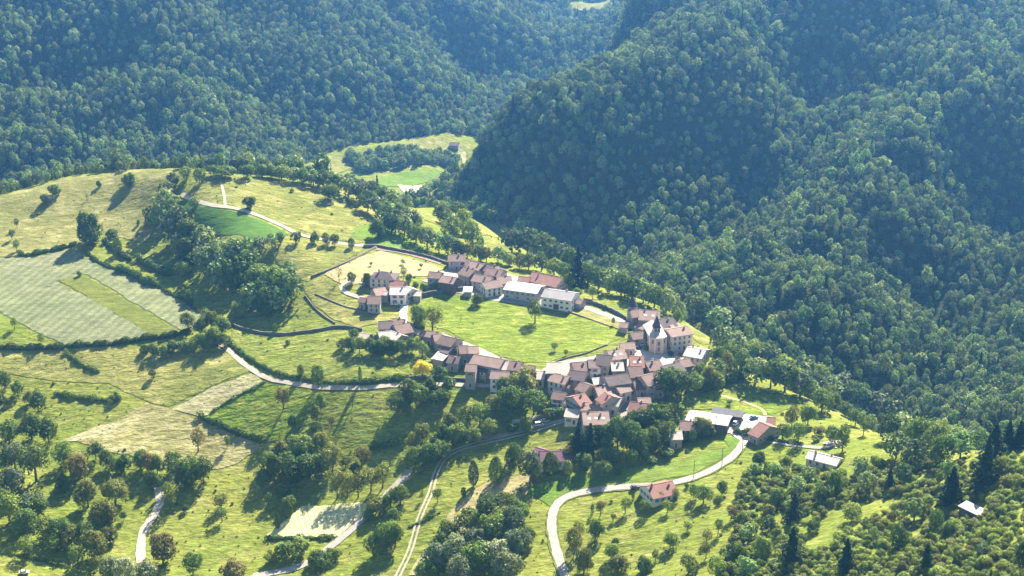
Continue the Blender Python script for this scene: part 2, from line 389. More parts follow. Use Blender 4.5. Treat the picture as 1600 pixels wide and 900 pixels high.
M_yel = grass_mat('dry yellow meadow', (.20, .205, .058, 1), (.24, .235, .082, 1), (.30, .275, .12, 1), .7)
M_yel2 = grass_mat('yellow green meadow', (.18, .20, .046, 1), (.23, .23, .065, 1), (.30, .275, .10, 1), .9)
M_slope = grass_mat('green sloping meadow', (.15, .19, .035, 1), (.19, .215, .045, 1), (.235, .235, .06, 1), 1.1)
M_lawn = grass_mat('lush bright grass', (.145, .205, .026, 1), (.175, .22, .034, 1), (.225, .245, .055, 1), 1.1)
M_crop = grass_mat('young green crop', (.075, .155, .030, 1), (.10, .18, .035, 1), None, .45)
M_crop2 = grass_mat('fresh green grass strip', (.12, .20, .03, 1), (.16, .22, .04, 1), None, .6)
M_pale = grass_mat('pale sown field in rows', (.15, .18, .075, 1), (.185, .205, .10, 1), None, .5, (.42, 5.0, .65, (.25, .245, .15, 1)))
M_strip = grass_mat('dull green strip', (.14, .165, .035, 1), (.165, .18, .045, 1), None, .6)
M_hay = grass_mat('mown hay', (.38, .35, .18, 1), (.43, .40, .22, 1), (.28, .26, .10, 1), .8)
M_haygreen = grass_mat('half mown meadow', (.235, .225, .075, 1), (.29, .265, .11, 1), (.36, .33, .16, 1), .9, (1.15, 4.5, .4, (.36, .33, .17, 1)))
M_vine = grass_mat('pale plot with drying rows', (.44, .43, .22, 1), (.50, .48, .27, 1), None, .5, (-.28, 2.3, .6, (.34, .32, .12, 1)), gain=1.0)
M_sand = grass_mat('sandy dry grass', (.40, .335, .165, 1), (.45, .375, .20, 1), (.34, .30, .12, 1), .6)
M_stub = grass_mat('brown stubble strip', (.30, .265, .115, 1), (.36, .30, .15, 1), (.22, .22, .05, 1), .7, (.95, 3.5, .35, (.42, .35, .20, 1)))
M_field = grass_mat('rough green pasture', (.125, .185, .020, 1), (.165, .205, .028, 1), (.215, .235, .045, 1), 1.1, gain=.9)
M_tarm = plain_mat('worn pale asphalt', (.26, .235, .205, 1), (.33, .30, .265, 1), .25, .9, .1, .02)
M_lane = plain_mat('grey worn lane', (.24, .215, .185, 1), (.31, .28, .24, 1), .4, .95, .15, .03)
M_grav = plain_mat('pale gravel', (.38, .335, .275, 1), (.48, .425, .35, 1), .2, 1, .2, .04)
M_dirt = plain_mat('pale dirt track', (.30, .265, .20, 1), (.40, .355, .28, 1), .5, 1, .3, .05)
M_soil = plain_mat('dug brown soil', (.16, .11, .09, 1), (.24, .17, .13, 1), .4, 1, .6, .2)

for nm, mat, s, up in (
    ('meadow', M_yel, '-60,340 0,308 60,290 120,276 200,266 278,264 272,282 262,300 250,330 238,360 228,380 190,372 165,362 118,384 50,398 0,402 -60,410', .20),
    ('meadow', M_yel2, '300,278 350,274 420,280 500,290 560,304 612,345 655,385 640,392 585,386 520,374 470,360 420,342 370,326 325,318 290,302', .20),
    ('field', M_crop, '276,314 330,324 380,336 425,352 452,368 420,376 384,372 340,368 308,346', .26),
    ('field', M_crop2, '560,352 600,352 640,375 672,392 655,398 590,384 548,370', .27),
    ('field', M_pale, '0,404 55,402 118,388 133,402 172,420 130,430 88,440 160,478 240,526 212,532 110,542 60,520 0,488 -60,470 -60,410', .22),
    ('field', M_strip, '90,438 128,430 206,474 284,518 262,526 240,526 160,478', .23),
    ('field', M_pale, '134,428 196,416 250,444 292,472 318,494 300,510 284,516 206,472', .24),
    ('meadow', M_haygreen, '120,690 178,660 228,630 268,640 312,656 360,676 412,692 372,724 318,738 240,722 160,704', .22),
    ('meadow', M_hay, '268,640 330,606 392,584 412,596 372,618 316,652', .24),
    ('meadow', M_hay, '96,690 160,664 178,662 200,660 170,678 118,690', .26),
    ('meadow', M_field, '318,652 372,620 414,598 470,606 500,612 495,660 455,690 412,690 360,672', .22),
    ('meadow', M_yel2, '-60,545 60,548 190,542 230,545 330,552 352,544 390,580 330,604 262,636 230,628 170,600 90,596 0,580 -60,575', .21),
    ('meadow', M_yel2, '424,392 470,378 520,380 572,388 520,420 480,440 462,436 452,424 436,414', .23),
    ('meadow', M_sand, '506,428 552,406 594,392 640,404 694,420 668,432 612,432 560,444 540,448', .24),
    ('meadow', M_yel2, '474,452 500,432 538,450 532,464 548,474 580,492 610,492 622,498 590,506 560,512 524,500 490,476', .25),
    ('village_green', M_lawn, '640,486 668,468 720,462 760,460 788,466 830,474 872,484 920,500 978,518 968,530 930,546 890,556 858,566 820,566 780,556 740,544 716,526 700,516 660,508', .22),
    ('meadow', M_yel, '878,482 920,478 960,494 985,514 978,520 920,500', .26),
    ('meadow', M_lawn, '1030,632 1080,620 1140,606 1200,610 1240,620 1252,632 1210,646 1180,650 1130,640 1070,640', .22),
    ('meadow', M_slope, '360,470 390,510 440,522 510,516 560,516 574,524 600,560 640,570 640,595 560,602 480,598 430,588 400,572 372,545 362,530', .205),
    ('field', M_vine, '416,838 470,792 562,786 586,790 560,812 528,838 470,842', .24),
    ('meadow', M_stub, '694,840 700,806 740,766 770,750 830,742 826,770 780,800 740,830 716,846', .24),
    ('meadow', M_hay, '640,900 655,872 668,866 668,900', .23),
    ('meadow', M_crop2, '886,740 960,736 1060,720 1140,700 1128,684 1152,684 1158,692 1140,712 1080,742 1000,756 940,762 890,772 860,790 820,768', .2),
):
    sheet(nm, wpoly(s), mat, up)
for nm, mat, s, up, dm in (
    ('meadow', M_crop2, '575,284 600,276 640,268 672,265 694,270 676,281 645,292 605,292', .5, 1250),
    ('meadow', M_yel2, '616,230 650,219 690,214 708,222 728,228 738,224 732,244 690,240 640,238', .5, 1250),
    ('meadow', M_yel2, '480,262 500,250 556,234 566,242 548,264 520,274 480,275', .5, 1250),
    ('gravel_bed', M_grav, '620,288 640,291 668,292 652,304 630,300', .5, 1250),
    ('meadow', M_yel2, '640,324 690,332 740,344 786,356 778,372 740,368 700,358 664,344', .25, 800),
    ('meadow', M_yel2, '740,380 790,378 815,392 800,404 760,402', .25, 800),
    ('meadow', M_yel2, '1066,494 1096,508 1126,524 1124,542 1098,540 1072,522', .25, 0),
    ('meadow', M_hay, '690,243 728,238 742,240 722,250 695,252', .8, 1250),
    ('meadow', M_yel2, '882,9 905,5 935,3 960,4 954,13 930,18 897,17', 2.0, 1700),
):
    sheet(nm, wpoly(s, dm), mat, up, step=8.0 if dm > 1000 else 4.0)

def pline(s, dmin=0): return wpoly(s, dmin)
ribbon('road', pline('892,930 882,900 868,855 862,820 868,792 888,776 925,767 980,761 1040,757 1088,745 1124,728 1148,710 1164,690 1172,680'), 3.8, M_tarm, .34)
ribbon('road_verge', pline('892,930 882,900 868,855 862,820 868,792 888,776 925,767 980,761 1040,757 1088,745 1124,728 1148,710 1164,690 1172,680'), 5.2, M_strip, .29)
sheet('farm_yard', wpoly('1120,668 1145,654 1168,648 1206,652 1200,668 1180,684 1160,690 1140,678 1118,676'), M_grav, .30)
ribbon('path', pline('1165,683 1200,690 1240,696 1290,700 1308,690'), 3.0, M_lane, .33)
ribbon('path', pline('1125,618 1160,628 1190,640 1196,650'), 1.7, M_sand, .30)
for off in (-.95, .95):
    ribbon('dirt_track', pline('612,925 622,900 640,862 655,812 672,772 682,738 700,712 740,696 800,682 850,668 890,655'), .9, M_dirt, .31, off)
ribbon('road', pline('395,900 430,895 470,885 512,858 560,818 600,778 628,750 640,735'), 4.0, M_lane, .32)
ribbon('lane', pline('330,532 350,542 380,568 415,590 460,600 510,606 560,607 610,603 660,602 720,602 790,606 830,622'), 2.6, M_dirt, .33)
ribbon('path', pline('220,880 220,858 224,832 240,806 250,785 248,762'), 4.0, M_dirt, .31)
ribbon('lane', pline('284,304 305,314 332,321 372,327 405,338 438,352 466,366 500,374 540,382 590,387'), 3.0, M_dirt, .34)
ribbon('path', pline('345,284 350,305 352,321'), 1.6, M_dirt, .32)
ribbon('lane', pline('572,468 552,462 538,456 534,449 540,443 556,440'), 3.0, M_dirt, .34)
ribbon('lane', pline('640,462 632,478 630,492 634,508 660,524 690,540 712,556 745,572'), 4.0, M_grav, .34)
ribbon('path', pline('800,660 830,655 880,640 902,630'), 2.6, M_dirt, .32)
ribbon('path', pline('700,672 760,684 830,668 890,655 900,648'), 2.0, M_lane, .29)
ribbon('lane', pline('638,462 690,456 730,458 762,466 800,472 850,478 900,478 940,490 975,504 1000,520 1012,540'), 4.0, M_lane, .31)
sheet('village_square', wpoly('1000,545 1012,530 1030,522 1056,536 1070,556 1062,575 1040,586 1010,580 985,566 978,552'), M_grav, .36)
sheet('village_street', wpoly('846,578 872,566 930,556 985,552 1060,556 1080,580 1030,610 1000,640 960,668 900,660 870,630 846,604'), M_lane, .30)
sheet('garden_lawn', wpoly('916,590 926,584 940,584 938,592 924,597'), M_lawn, .38)
sheet('garden_lawn', wpoly('984,604 1010,598 1020,606 1000,618 984,616'), M_lawn, .38)
sheet('village_street', wpoly('700,420 745,412 800,430 850,448 900,470 880,480 800,470 740,462 690,448 660,440'), M_lane, .27)
sheet('village_street', wpoly('690,520 740,540 800,566 850,580 846,600 800,590 740,570 700,546'), M_lane, .28)
ribbon('earth_cut', pline('588,389 620,393 650,400 690,412'), 4.5, M_soil, .30)
ribbon('path', pline('1290,695 1306,690 1312,700'), 4.0, M_grav, .36)
# ------------------------------------------------------------------ tree shapes
def leaf_quads(pos, nrm, size, rs):
    n = len(pos); nrm = nrm / np.linalg.norm(nrm, axis=1, keepdims=True)
    r = rs.normal(size=(n, 3)); t = np.cross(nrm, r); t /= np.linalg.norm(t, axis=1, keepdims=True); b = np.cross(nrm, t)
    s = (size * rs.uniform(.6, 1.35, n))[:, None]; k = rs.uniform(.6, 1.0, n)[:, None]
    bend = nrm * s * rs.uniform(-.25, .25, n)[:, None]
    V = np.stack([pos - t * s * .5, pos - b * s * k * .5 + bend, pos + t * s * .5, pos + b * s * k * .5 + bend], 1)
    return V.reshape(-1, 3), np.arange(n * 4).reshape(n, 4)
def sph(rs, n, up=.0):
    d = rs.normal(size=(n, 3)); d /= np.linalg.norm(d, axis=1, keepdims=True); d[:, 2] = d[:, 2] * 1.0 + up; return d / np.linalg.norm(d, axis=1, keepdims=True)
def crown_dome(seed, R, z0, z1, nl, nleaf, leaf, lr=(.30, .52), top=.15):
    rs = np.random.RandomState(seed); H = z1 - z0; c = []; rr = []
    for i in range(nl):
        d = sph(rs, 1, .25)[0] * rs.uniform(.35, 1.0) ** .6
        r = R * rs.uniform(*lr); zc = z0 + H * .46 + d[2] * (H * .5 - r * .8)
        q = R - r * rs.uniform(.55, .95)
        c.append((d[0] * q, d[1] * q, max(zc, z0 + r * .55))); rr.append(r)
    c.append((0, 0, z0 + H * .55)); rr.append(R * .5)
    c = np.array(c); rr = np.array(rr); wts = rr ** 2 / (rr ** 2).sum(); li = rs.choice(len(c), nleaf, p=wts)
    d = sph(rs, nleaf, .22); pos = c[li] + d * (rr[li] * rs.uniform(.72, 1.06, nleaf))[:, None]; pos[:, 2] += (rs.uniform(-.05, .05, nleaf)) * H
    keep = np.ones(nleaf, bool)
    for k in range(len(c)): keep &= ~((np.linalg.norm(pos - c[k], axis=1) < rr[k] * .62) & (li != k))
    return leaf_quads(pos[keep], (d + np.array([0, 0, .35]) + rs.normal(size=d.shape) * .40)[keep], leaf, rs)
def crown_ovoid(seed, R, z0, z1, nleaf, leaf, cone=.0):
    rs = np.random.RandomState(seed); d = sph(rs, nleaf); t = (d[:, 2] + 1) / 2
    k = (1 - cone * t) * rs.uniform(.86, 1.05, nleaf) * (1 + .1 * np.sin(d[:, 0] * 7 + d[:, 1] * 5 + seed))
    pos = np.column_stack([d[:, 0] * R * k, d[:, 1] * R * k, z0 + (z1 - z0) * (t * (.9 + .1 * k))])
    return leaf_quads(pos, d + rs.normal(size=d.shape) * .4, leaf, rs)
def crown_fir(seed, R, z0, z1, nleaf, leaf):
    rs = np.random.RandomState(seed); nlv = 11; lv = rs.randint(0, nlv, nleaf) if False else np.minimum((rs.uniform(0, 1, nleaf) ** 1.35 * nlv).astype(int), nlv - 1)
    t = lv / nlv; nb = 9; br = rs.randint(0, nb, nleaf); ang = br * 2 * math.pi / nb + lv * 1.7 + rs.normal(0, .13, nleaf)
    rad = R * (1 - t) ** .85 * (.85 + .3 * np.sin(br * 3.1 + lv * 2.3)); q = rs.uniform(.05, 1, nleaf) ** .6
    x = np.cos(ang) * rad * q; y = np.sin(ang) * rad * q; z = z0 + (z1 - z0) * t - rad * q * .28 + rs.uniform(0, .5, nleaf) * (z1 - z0) / nlv
    tip = rs.uniform(0, 1, nleaf) < .05; x[tip] *= .1; y[tip] *= .1; z[tip] = z1 - rs.uniform(0, .12, tip.sum()) * (z1 - z0)
    nrm = np.column_stack([np.cos(ang) * .5, np.sin(ang) * .5, np.ones(nleaf)]) + rs.normal(size=(nleaf, 3)) * .35
    return leaf_quads(np.column_stack([x, y, z]), nrm, leaf, rs)
def trunk_mb(seed, h, r, spread, top, limbs=5):
    rd = random.Random(seed); m = MB(); lean = Vector((rd.uniform(-.03, .03) * h, rd.uniform(-.03, .03) * h, 0))
    m.cone((0, 0, -.8), lean * .5 + Vector((0, 0, h)), r * 1.25, r * .75, 7)
    m.cone(lean * .5 + Vector((0, 0, h * .96)), lean + Vector((0, 0, top)), r * .72, r * .15, 6)
    for i in range(limbs):
        a = 2 * math.pi * i / limbs + rd.uniform(-.4, .4); z = h * rd.uniform(.85, 1.0) + (top - h) * rd.uniform(0, .35)
        q = lean * .6 + Vector((0, 0, z)); e = q + Vector((math.cos(a) * spread * rd.uniform(.5, .8), math.sin(a) * spread * rd.uniform(.5, .8), (top - h) * rd.uniform(.25, .55)))
        m.cone(q, e, r * .42, r * .1, 5)
        mid = q.lerp(e, .55); m.cone(mid, mid + Vector((math.cos(a + .9) * spread * .3, math.sin(a + .9) * spread * .3, spread * .35)), r * .22, r * .06, 4)
    return m
# every shape is 10 m tall and 10 m wide; things scale it
CROWNS, TRUNKS = {}, {}
def reg(key, crown, trunk): CROWNS.setdefault(key, []).append(mesh_np('crown', *crown, [FOL['mid']])); TRUNKS.setdefault(key, []).append(trunk.mesh('trunk', BARK))
for s in range(9):
    reg('b', crown_dome(10 + s, 5.3, .1 + .3 * (s % 4), 10.0, 12 + 2 * s, 3300, .66, (.22, .50)), trunk_mb(s, 2.2, .34, 3.6, 8.2))
for s in range(3): reg('d', crown_dome(30 + s, 5.2, -.1, 10.0, 17, 4200, .66, (.26, .46)), trunk_mb(30 + s, 1.5, .36, 3.0, 7.5))
for s in range(4):
    reg('l', crown_dome(40 + s, 5.1, 2.2, 10.0, 20, 1500, .62, (.22, .40)), trunk_mb(50 + s, 3.2, .36, 4.2, 9.0, 7))
for s in range(2): reg('o', crown_ovoid(60 + s, 5.0, .3, 10.0, 2200, .62, .45), trunk_mb(60 + s, 1.2, .4, .5, 6, 2))
for s in range(3): reg('c', crown_fir(70 + s, 5.0, 1.0, 10.0, 2600, .75), trunk_mb(70 + s, 2.0, .3, .3, 9.6, 2))
for s in range(2): reg('p', crown_ovoid(80 + s, 5.0, .6, 10.0, 1300, .8, .25), trunk_mb(80 + s, 1.2, .5, .5, 8, 3))
for s in range(4): reg('s', crown_dome(90 + s, 5.2, .0, 10.0, 9, 1500, .95, (.35, .55)), trunk_mb(90 + s, 1.2, .3, 2.5, 7, 4))
for s in range(2): reg('x', crown_dome(100 + s, 5.0, 3.0, 10.0, 26, 170, .5, (.16, .26)), trunk_mb(100 + s, 2.6, .34, 5.0, 9.8, 11))

# ------------------------------------------------------------------ forest: the woods on the mountains and in the ravine, one mass
def proto_tree(name, key, i, fol, sc):
    c, t = CROWNS[key][i], TRUNKS[key][i]
    n1, n2 = len(c.vertices), len(t.vertices)
    V = [v.co * sc[0] if False else (v.co.x * sc[0], v.co.y * sc[0], v.co.z * sc[1]) for v in c.vertices] + [(v.co.x * sc[0], v.co.y * sc[0], v.co.z * sc[1]) for v in t.vertices]
    Fs = [tuple(p.vertices) for p in c.polygons] + [tuple(q + n1 for q in p.vertices) for p in t.polygons]
    me = bpy.data.meshes.new(name); me.from_pydata(V, [], Fs); me.materials.append(FOL[fol]); me.materials.append(BARK)
    me.polygons.foreach_set('material_index', [0] * len(c.polygons) + [1] * len(t.polygons)); me.update()
    return bpy.data.objects.new(name, me)
def lite(seed, nleaf=520, leaf=1.25):
    key = 'lite%d' % seed
    reg(key, crown_dome(200 + seed, 5.1, .6, 10.0, 10 + seed % 5, nleaf, leaf, (.32, .52)), trunk_mb(seed, 2.5, .3, 2, 6, 2)); return key
def scatter(name, pts, protos, label, cat):
    """pts rows: x, y, z, scale_xy, scale_z, rot, index"""
    pc = bpy.data.collections.new(name + ' shapes')
    for i, p in enumerate(protos): pc.objects.link(p)
    pts = np.asarray(pts, np.float32); me = bpy.data.meshes.new(name); me.vertices.add(len(pts)); me.vertices.foreach_set('co', pts[:, :3].ravel())
    for an, typ, arr in (('size', 'FLOAT_VECTOR', np.column_stack([pts[:, 3], pts[:, 3], pts[:, 4]])), ('turn', 'FLOAT_VECTOR', np.column_stack([pts[:, 5] * 0, pts[:, 5] * 0, pts[:, 5]]))):
        a = me.attributes.new(an, typ, 'POINT'); a.data.foreach_set('vector', np.ascontiguousarray(arr, np.float32).ravel())
    a = me.attributes.new('which', 'INT', 'POINT'); a.data.foreach_set('value', pts[:, 6].astype(np.int32))
    o = link(name, me); g = bpy.data.node_groups.new(name + ' trees', 'GeometryNodeTree')
    g.interface.new_socket('Geometry', in_out='INPUT', socket_type='NodeSocketGeometry'); g.interface.new_socket('Geometry', in_out='OUTPUT', socket_type='NodeSocketGeometry')
    N = g.nodes.new; gi, go = N('NodeGroupInput'), N('NodeGroupOutput'); ip = N('GeometryNodeInstanceOnPoints'); ci = N('GeometryNodeCollectionInfo')
    ci.inputs['Collection'].default_value = pc; ci.inputs['Separate Children'].default_value = True; ci.inputs['Reset Children'].default_value = True
    ip.inputs['Pick Instance'].default_value = True; L = g.links.new
    L(gi.outputs[0], ip.inputs['Points']); L(ci.outputs[0], ip.inputs['Instance']); L(ip.outputs[0], go.inputs[0])
    for an, typ, sk in (('size', 'FLOAT_VECTOR', 'Scale'), ('turn', 'FLOAT_VECTOR', 'Rotation'), ('which', 'INT', 'Instance Index')):
        na = N('GeometryNodeInputNamedAttribute'); na.data_type = typ; na.inputs['Name'].default_value = an; L(na.outputs['Attribute'], ip.inputs[sk])
    md = o.modifiers.new('trees', 'NODES'); md.node_group = g
    tagk(o, 'stuff'); tag(o, label, cat); return o
def hexpts(x0, x1, y0, y1, sp, rs, jit=.42):
    xs, ys = np.meshgrid(np.arange(x0, x1, sp), np.arange(y0, y1, sp * .87)); xs = xs + (np.arange(xs.shape[0]) % 2)[:, None] * sp * .5
    xs = xs.ravel() + rs.uniform(-jit, jit, xs.size) * sp; ys = ys.ravel() + rs.uniform(-jit, jit, ys.size) * sp
    return xs, ys
# ------------------------------------------------------------------ houses
def roof_mat(name, c1, c2, c3, rows=.36):
    q = NT(name); co = q.coord(); oi = q.n('ShaderNodeObjectInfo')
    n = q.noise(co, .35, 4, .65); f = q.noise(co, 3.2, 3, .7)
    col = q.mix(q.rng(n, .36, .64), c1, c2); col = q.mix(q.rng(f, .5, .72), col, c3)
    wv = q.n('ShaderNodeTexWave'); wv.bands_direction = 'X'; wv.inputs['Scale'].default_value = .31416 / rows; wv.inputs['Distortion'].default_value = .5
    q.l(co, wv.inputs['Vector'])
    v = q.math('MULTIPLY', q.rng(oi.outputs['Random'], 0, 1, .85, 1.15), q.rng(wv.outputs['Fac'], 0, 1, .82, 1.1)); v = q.math('MULTIPLY', v, q.rng(f, .3, .7, .8, 1.2))
    q.surf(q.scale(col, v), .85, q.bump(wv.outputs['Fac'], .5, .06), .25); return q.m
ROOF = {
    'pink': roof_mat('sun bleached pink tiles', (.225, .15, .122, 1), (.28, .195, .165, 1), (.16, .108, .09, 1)),
    'red': roof_mat('red clay tiles', (.20, .095, .078, 1), (.25, .125, .10, 1), (.15, .07, .06, 1)),
    'brown': roof_mat('weathered brown tiles', (.145, .092, .08, 1), (.19, .125, .105, 1), (.10, .07, .06, 1)),
    'dark': roof_mat('dark aged tiles', (.085, .062, .062, 1), (.12, .088, .085, 1), (.06, .047, .047, 1)),
    'grey': roof_mat('grey fibre cement sheets', (.22, .21, .21, 1), (.28, .265, .26, 1), (.16, .15, .15, 1), .9),
    'pale': roof_mat('pale bleached tiles', (.45, .37, .315, 1), (.52, .44, .385, 1), (.33, .265, .23, 1)),
    'white': roof_mat('whitish metal sheets', (.40, .375, .345, 1), (.47, .445, .415, 1), (.30, .275, .25, 1), 1.1),
    'purple': roof_mat('plum coloured tiles', (.13, .06, .085, 1), (.165, .08, .105, 1), (.10, .05, .07, 1)),
    'slate': roof_mat('dark slate', (.06, .06, .075, 1), (.085, .085, .10, 1), (.05, .05, .06, 1)),
}
WALL = {
    'stone': plain_mat('grey stone masonry', (.28, .24, .21, 1), (.36, .32, .27, 1), 1.1, .95, .6, .06),
    'cream': plain_mat('cream render', (.58, .50, .38, 1), (.66, .58, .45, 1), .5, .9, .15, .02),
    'white': plain_mat('off white render', (.68, .64, .58, 1), (.76, .72, .66, 1), .5, .9, .12, .02),
    'grey': plain_mat('grey render', (.34, .32, .31, 1), (.42, .40, .38, 1), .5, .9, .2, .03),
    'yellow': plain_mat('ochre render', (.58, .45, .25, 1), (.64, .51, .30, 1), .5, .9, .15, .02),
    'pinkish': plain_mat('pinkish render', (.52, .40, .33, 1), (.60, .47, .40, 1), .5, .9, .15, .02),
    'dark': plain_mat('dark weathered boards', (.09, .07, .06, 1), (.14, .11, .09, 1), 1.2, .95, .4, .04, (1, 1, .2)),
}
GLASS = plain_mat('dark window panes', (.03, .035, .045, 1), (.05, .055, .065, 1), 1, .25, .05, .01, spec=.5)
FRAME = plain_mat('pale window surround', (.50, .47, .42, 1), (.58, .55, .5, 1), 2, .8, .1, .01)
SHUT = [plain_mat('brown wooden shutters', (.16, .09, .06, 1), (.21, .13, .09, 1), 2, .85, .2, .02, (4, 4, .5)), plain_mat('grey green shutters', (.20, .24, .22, 1), (.26, .30, .28, 1), 2, .8, .2, .02, (4, 4, .5)), plain_mat('whitish shutters', (.55, .53, .5, 1), (.62, .6, .57, 1), 2, .8, .2, .02, (4, 4, .5))]
DOORM = plain_mat('dark timber door', (.10, .06, .045, 1), (.15, .10, .07, 1), 2, .8, .3, .02, (4, 4, .4))
CHIM = plain_mat('sooty chimney render', (.30, .24, .21, 1), (.38, .31, .27, 1), 1.5, .95, .3, .03)
CLAY = plain_mat('clay chimney pot', (.30, .14, .09, 1), (.36, .18, .12, 1), 3, .9, .1, .01)
def window_mesh(wd, hh, sh):
    m = MB(); m.box((0, -.02, 0), (wd, .06, hh), 0)
    for sx in (-1, 1): m.box((sx * (wd / 2 + .06), -.035, 0), (.12, .09, hh + .24), 1)
    m.box((0, -.035, hh / 2 + .06), (wd, .085, .12), 1); m.box((0, -.055, -hh / 2 - .07), (wd + .3, .17, .10), 1); m.box((0, -.06, 0), (.06, .03, hh), 1)
    if sh is not None:
        for sx in (-1, 1): m.box((sx * (wd / 2 + .12 + wd * .26), -.05, 0), (wd * .5, .06, hh), 2)
    return m.mesh('window', GLASS, FRAME, SHUT[sh or 0])
WIN = {(k, sh): window_mesh(*d, sh) for k, d in (('n', (1.0, 1.45)), ('b', (1.3, 1.0)), ('t', (1.1, 2.1))) for sh in (None, 0, 1, 2)}
def door_mesh(wd, hh):
    m = MB(); m.box((0, -.03, hh / 2), (wd, .08, hh), 0)
    for sx in (-1, 1): m.box((sx * (wd / 2 + .09), -.045, hh / 2), (.18, .12, hh), 1)
    m.box((0, -.045, hh + .1), (wd + .36, .12, .2), 1); return m.mesh('door', DOORM, FRAME)
DOOR, GATE = door_mesh(1.15, 2.15), door_mesh(3.0, 3.0)
def chimney_mesh(h):
    m = MB(); m.box((0, 0, h / 2 - .7), (.8, .65, h + 1.4), 0); m.box((0, 0, h + .06), (1.0, .85, .12), 0)
    for sx in (-.2, .2): m.cone((sx, 0, h + .12), (sx, 0, h + .5), .14, .11, 7, 1)
    return m.mesh('chimney', CHIM, CLAY)
CHIMNEY = [chimney_mesh(1.1), chimney_mesh(1.6)]
_sk = MB(); _sk.box((0, 0, 0), (1.5, 1.3, .1), 0); _sk.box((0, 0, .06), (1.2, 1.0, .04), 1); SKYL = _sk.mesh('skylight', FRAME, plain_mat('bright skylight glass', (.55, .55, .53, 1), (.62, .62, .6, 1), 2, .35, 0, .01, spec=.5))
_hr = random.Random(7)
HOUSES = []
def house(name, r1, r2, wd, eave, roof, wall, label, cat='house', pitch=24, kind='gable', win='n', chim=1, up=None, door=True, group=None, shutters=None, over=.45, rows=None, sky=0):
    """r1, r2: photo pixels of the two ridge ends (for a mono-pitch roof, of its middle line); wd, eave in metres"""
    if cat == 'house': eave *= .82; wd *= 1.06
    tp = math.tan(math.radians(pitch)); rise = wd / 2 * tp; ridge_h = eave + rise
    if kind == 'mono': tp = math.tan(math.radians(pitch)); rise = wd * tp; ridge_h = eave + rise / 2
    if kind == 'flat': rise = .35; ridge_h = eave + .2
    a, b = at(*r1, ridge_h), at(*r2, ridge_h)
    gz = min(a.z, b.z, (a.z + b.z) / 2); mid = (a + b) / 2
    a, b = Vector((a.x, a.y, 0)), Vector((b.x, b.y, 0)); d = b - a; L = max(d.length, 2.5) + (.4 if cat == 'house' else 0); rz = math.atan2(d.y, d.x)
    if kind in ('hip',): L = L + wd * .8
    base = float(min(hz(mid.x + ox, mid.y + oy) for ox in (-4, 0, 4) for oy in (-4, 0, 4)))
    z0 = mid.z
    root = empty(name, (mid.x, mid.y, z0), rz); tag(root, label, cat, group)
    HOUSES.append((mid.x, mid.y, max(L, wd) / 2 + 1))
    hx, hy = L / 2, wd / 2; low = min(-.6, base - z0 - .6)
    m = MB()
    if kind == 'gable':
        e = eave; t = eave + rise
        m.poly([(-hx, -hy, low), (hx, -hy, low), (hx, hy, low), (-hx, hy, low), (-hx, -hy, e), (hx, -hy, e), (hx, hy, e), (-hx, hy, e), (-hx, 0, t), (hx, 0, t)],
               [(0, 1, 5, 4), (2, 3, 7, 6), (1, 2, 6, 9, 5), (3, 0, 4, 8, 7), (4, 5, 9, 8), (6, 7, 8, 9)])
    elif kind == 'mono':
        m.poly([(-hx, -hy, low), (hx, -hy, low), (hx, hy, low), (-hx, hy, low), (-hx, -hy, eave), (hx, -hy, eave), (hx, hy, eave + rise), (-hx, hy, eave + rise)],
               [(0, 1, 5, 4), (2, 3, 7, 6), (1, 2, 6, 5), (3, 0, 4, 7), (4, 5, 6, 7)])
    else:
        m.box((0, 0, (low + eave) / 2), (L, wd, eave - low))
    link('wall', m.mesh('wall', WALL[wall]), root)
    # roof: thick slabs with overhang, lifted 4 cm clear of the walls
    m = MB(); th, o, g = .20, over, .04
    def slab(P4):
        n = (Vector(P4[1]) - Vector(P4[0])).cross(Vector(P4[-1]) - Vector(P4[0])).normalized()
        if n.z < 0: P4 = P4[::-1]; n = -n
        B = [Vector(p) + Vector((0, 0, g)) for p in P4]; T = [p + n * th for p in B]; k = len(B)
        m.poly(B + T, [tuple(range(k - 1, -1, -1)), tuple(range(k, 2 * k))] + [(i, (i + 1) % k, k + (i + 1) % k, k + i) for i in range(k)])
    if kind == 'gable':
        rr = _hr.uniform(-.02, .02)
        for s in (-1, 1): slab([(-hx - o, 0, eave + rise), (hx + o, 0, eave + rise), (hx + o, s * (hy + o), eave - o * tp), (-hx - o, s * (hy + o), eave - o * tp)])
        m.box((0, 0, eave + rise + th + .05), (L + 2 * o + .06, .32, .14))
    elif kind == 'mono':
        slab([(-hx - o, hy + o, eave + rise + o * tp), (hx + o, hy + o, eave + rise + o * tp), (hx + o, -hy - o, eave - o * tp), (-hx - o, -hy - o, eave - o * tp)])
    elif kind == 'flat':
        m.box((0, 0, eave + .14), (L + .5, wd + .5, .22))
    elif kind == 'hip':
        q = max(hx - hy * .95, .3); t = eave + rise; e = eave - o * tp; A, B = (-q, 0, t), (q, 0, t); c = [(-hx - o, -hy - o, e), (hx + o, -hy - o, e), (hx + o, hy + o, e), (-hx - o, hy + o, e)]
        slab([c[0], c[1], B, A]); slab([c[2], c[3], A, B]); slab([c[1], c[2], B]); slab([c[3], c[0], A])
        m.box((0, 0, t + th + .04), (2 * q + .3, .3, .14))
    ro = link('roof', m.mesh('roof', ROOF[roof]), root)
    for k in range(chim):
        cx = (hx - 1.4) * (1 if k == 0 else -1) * _hr.uniform(.3, .9); cyy = _hr.choice((-1, 1)) * hy * _hr.uniform(.1, .35)
        zz = eave + (rise * (1 - abs(cyy) / hy) if kind in ('gable', 'hip') else rise / 2)
        link('chimney', CHIMNEY[k % 2], ro, (cx, cyy, zz + .1))
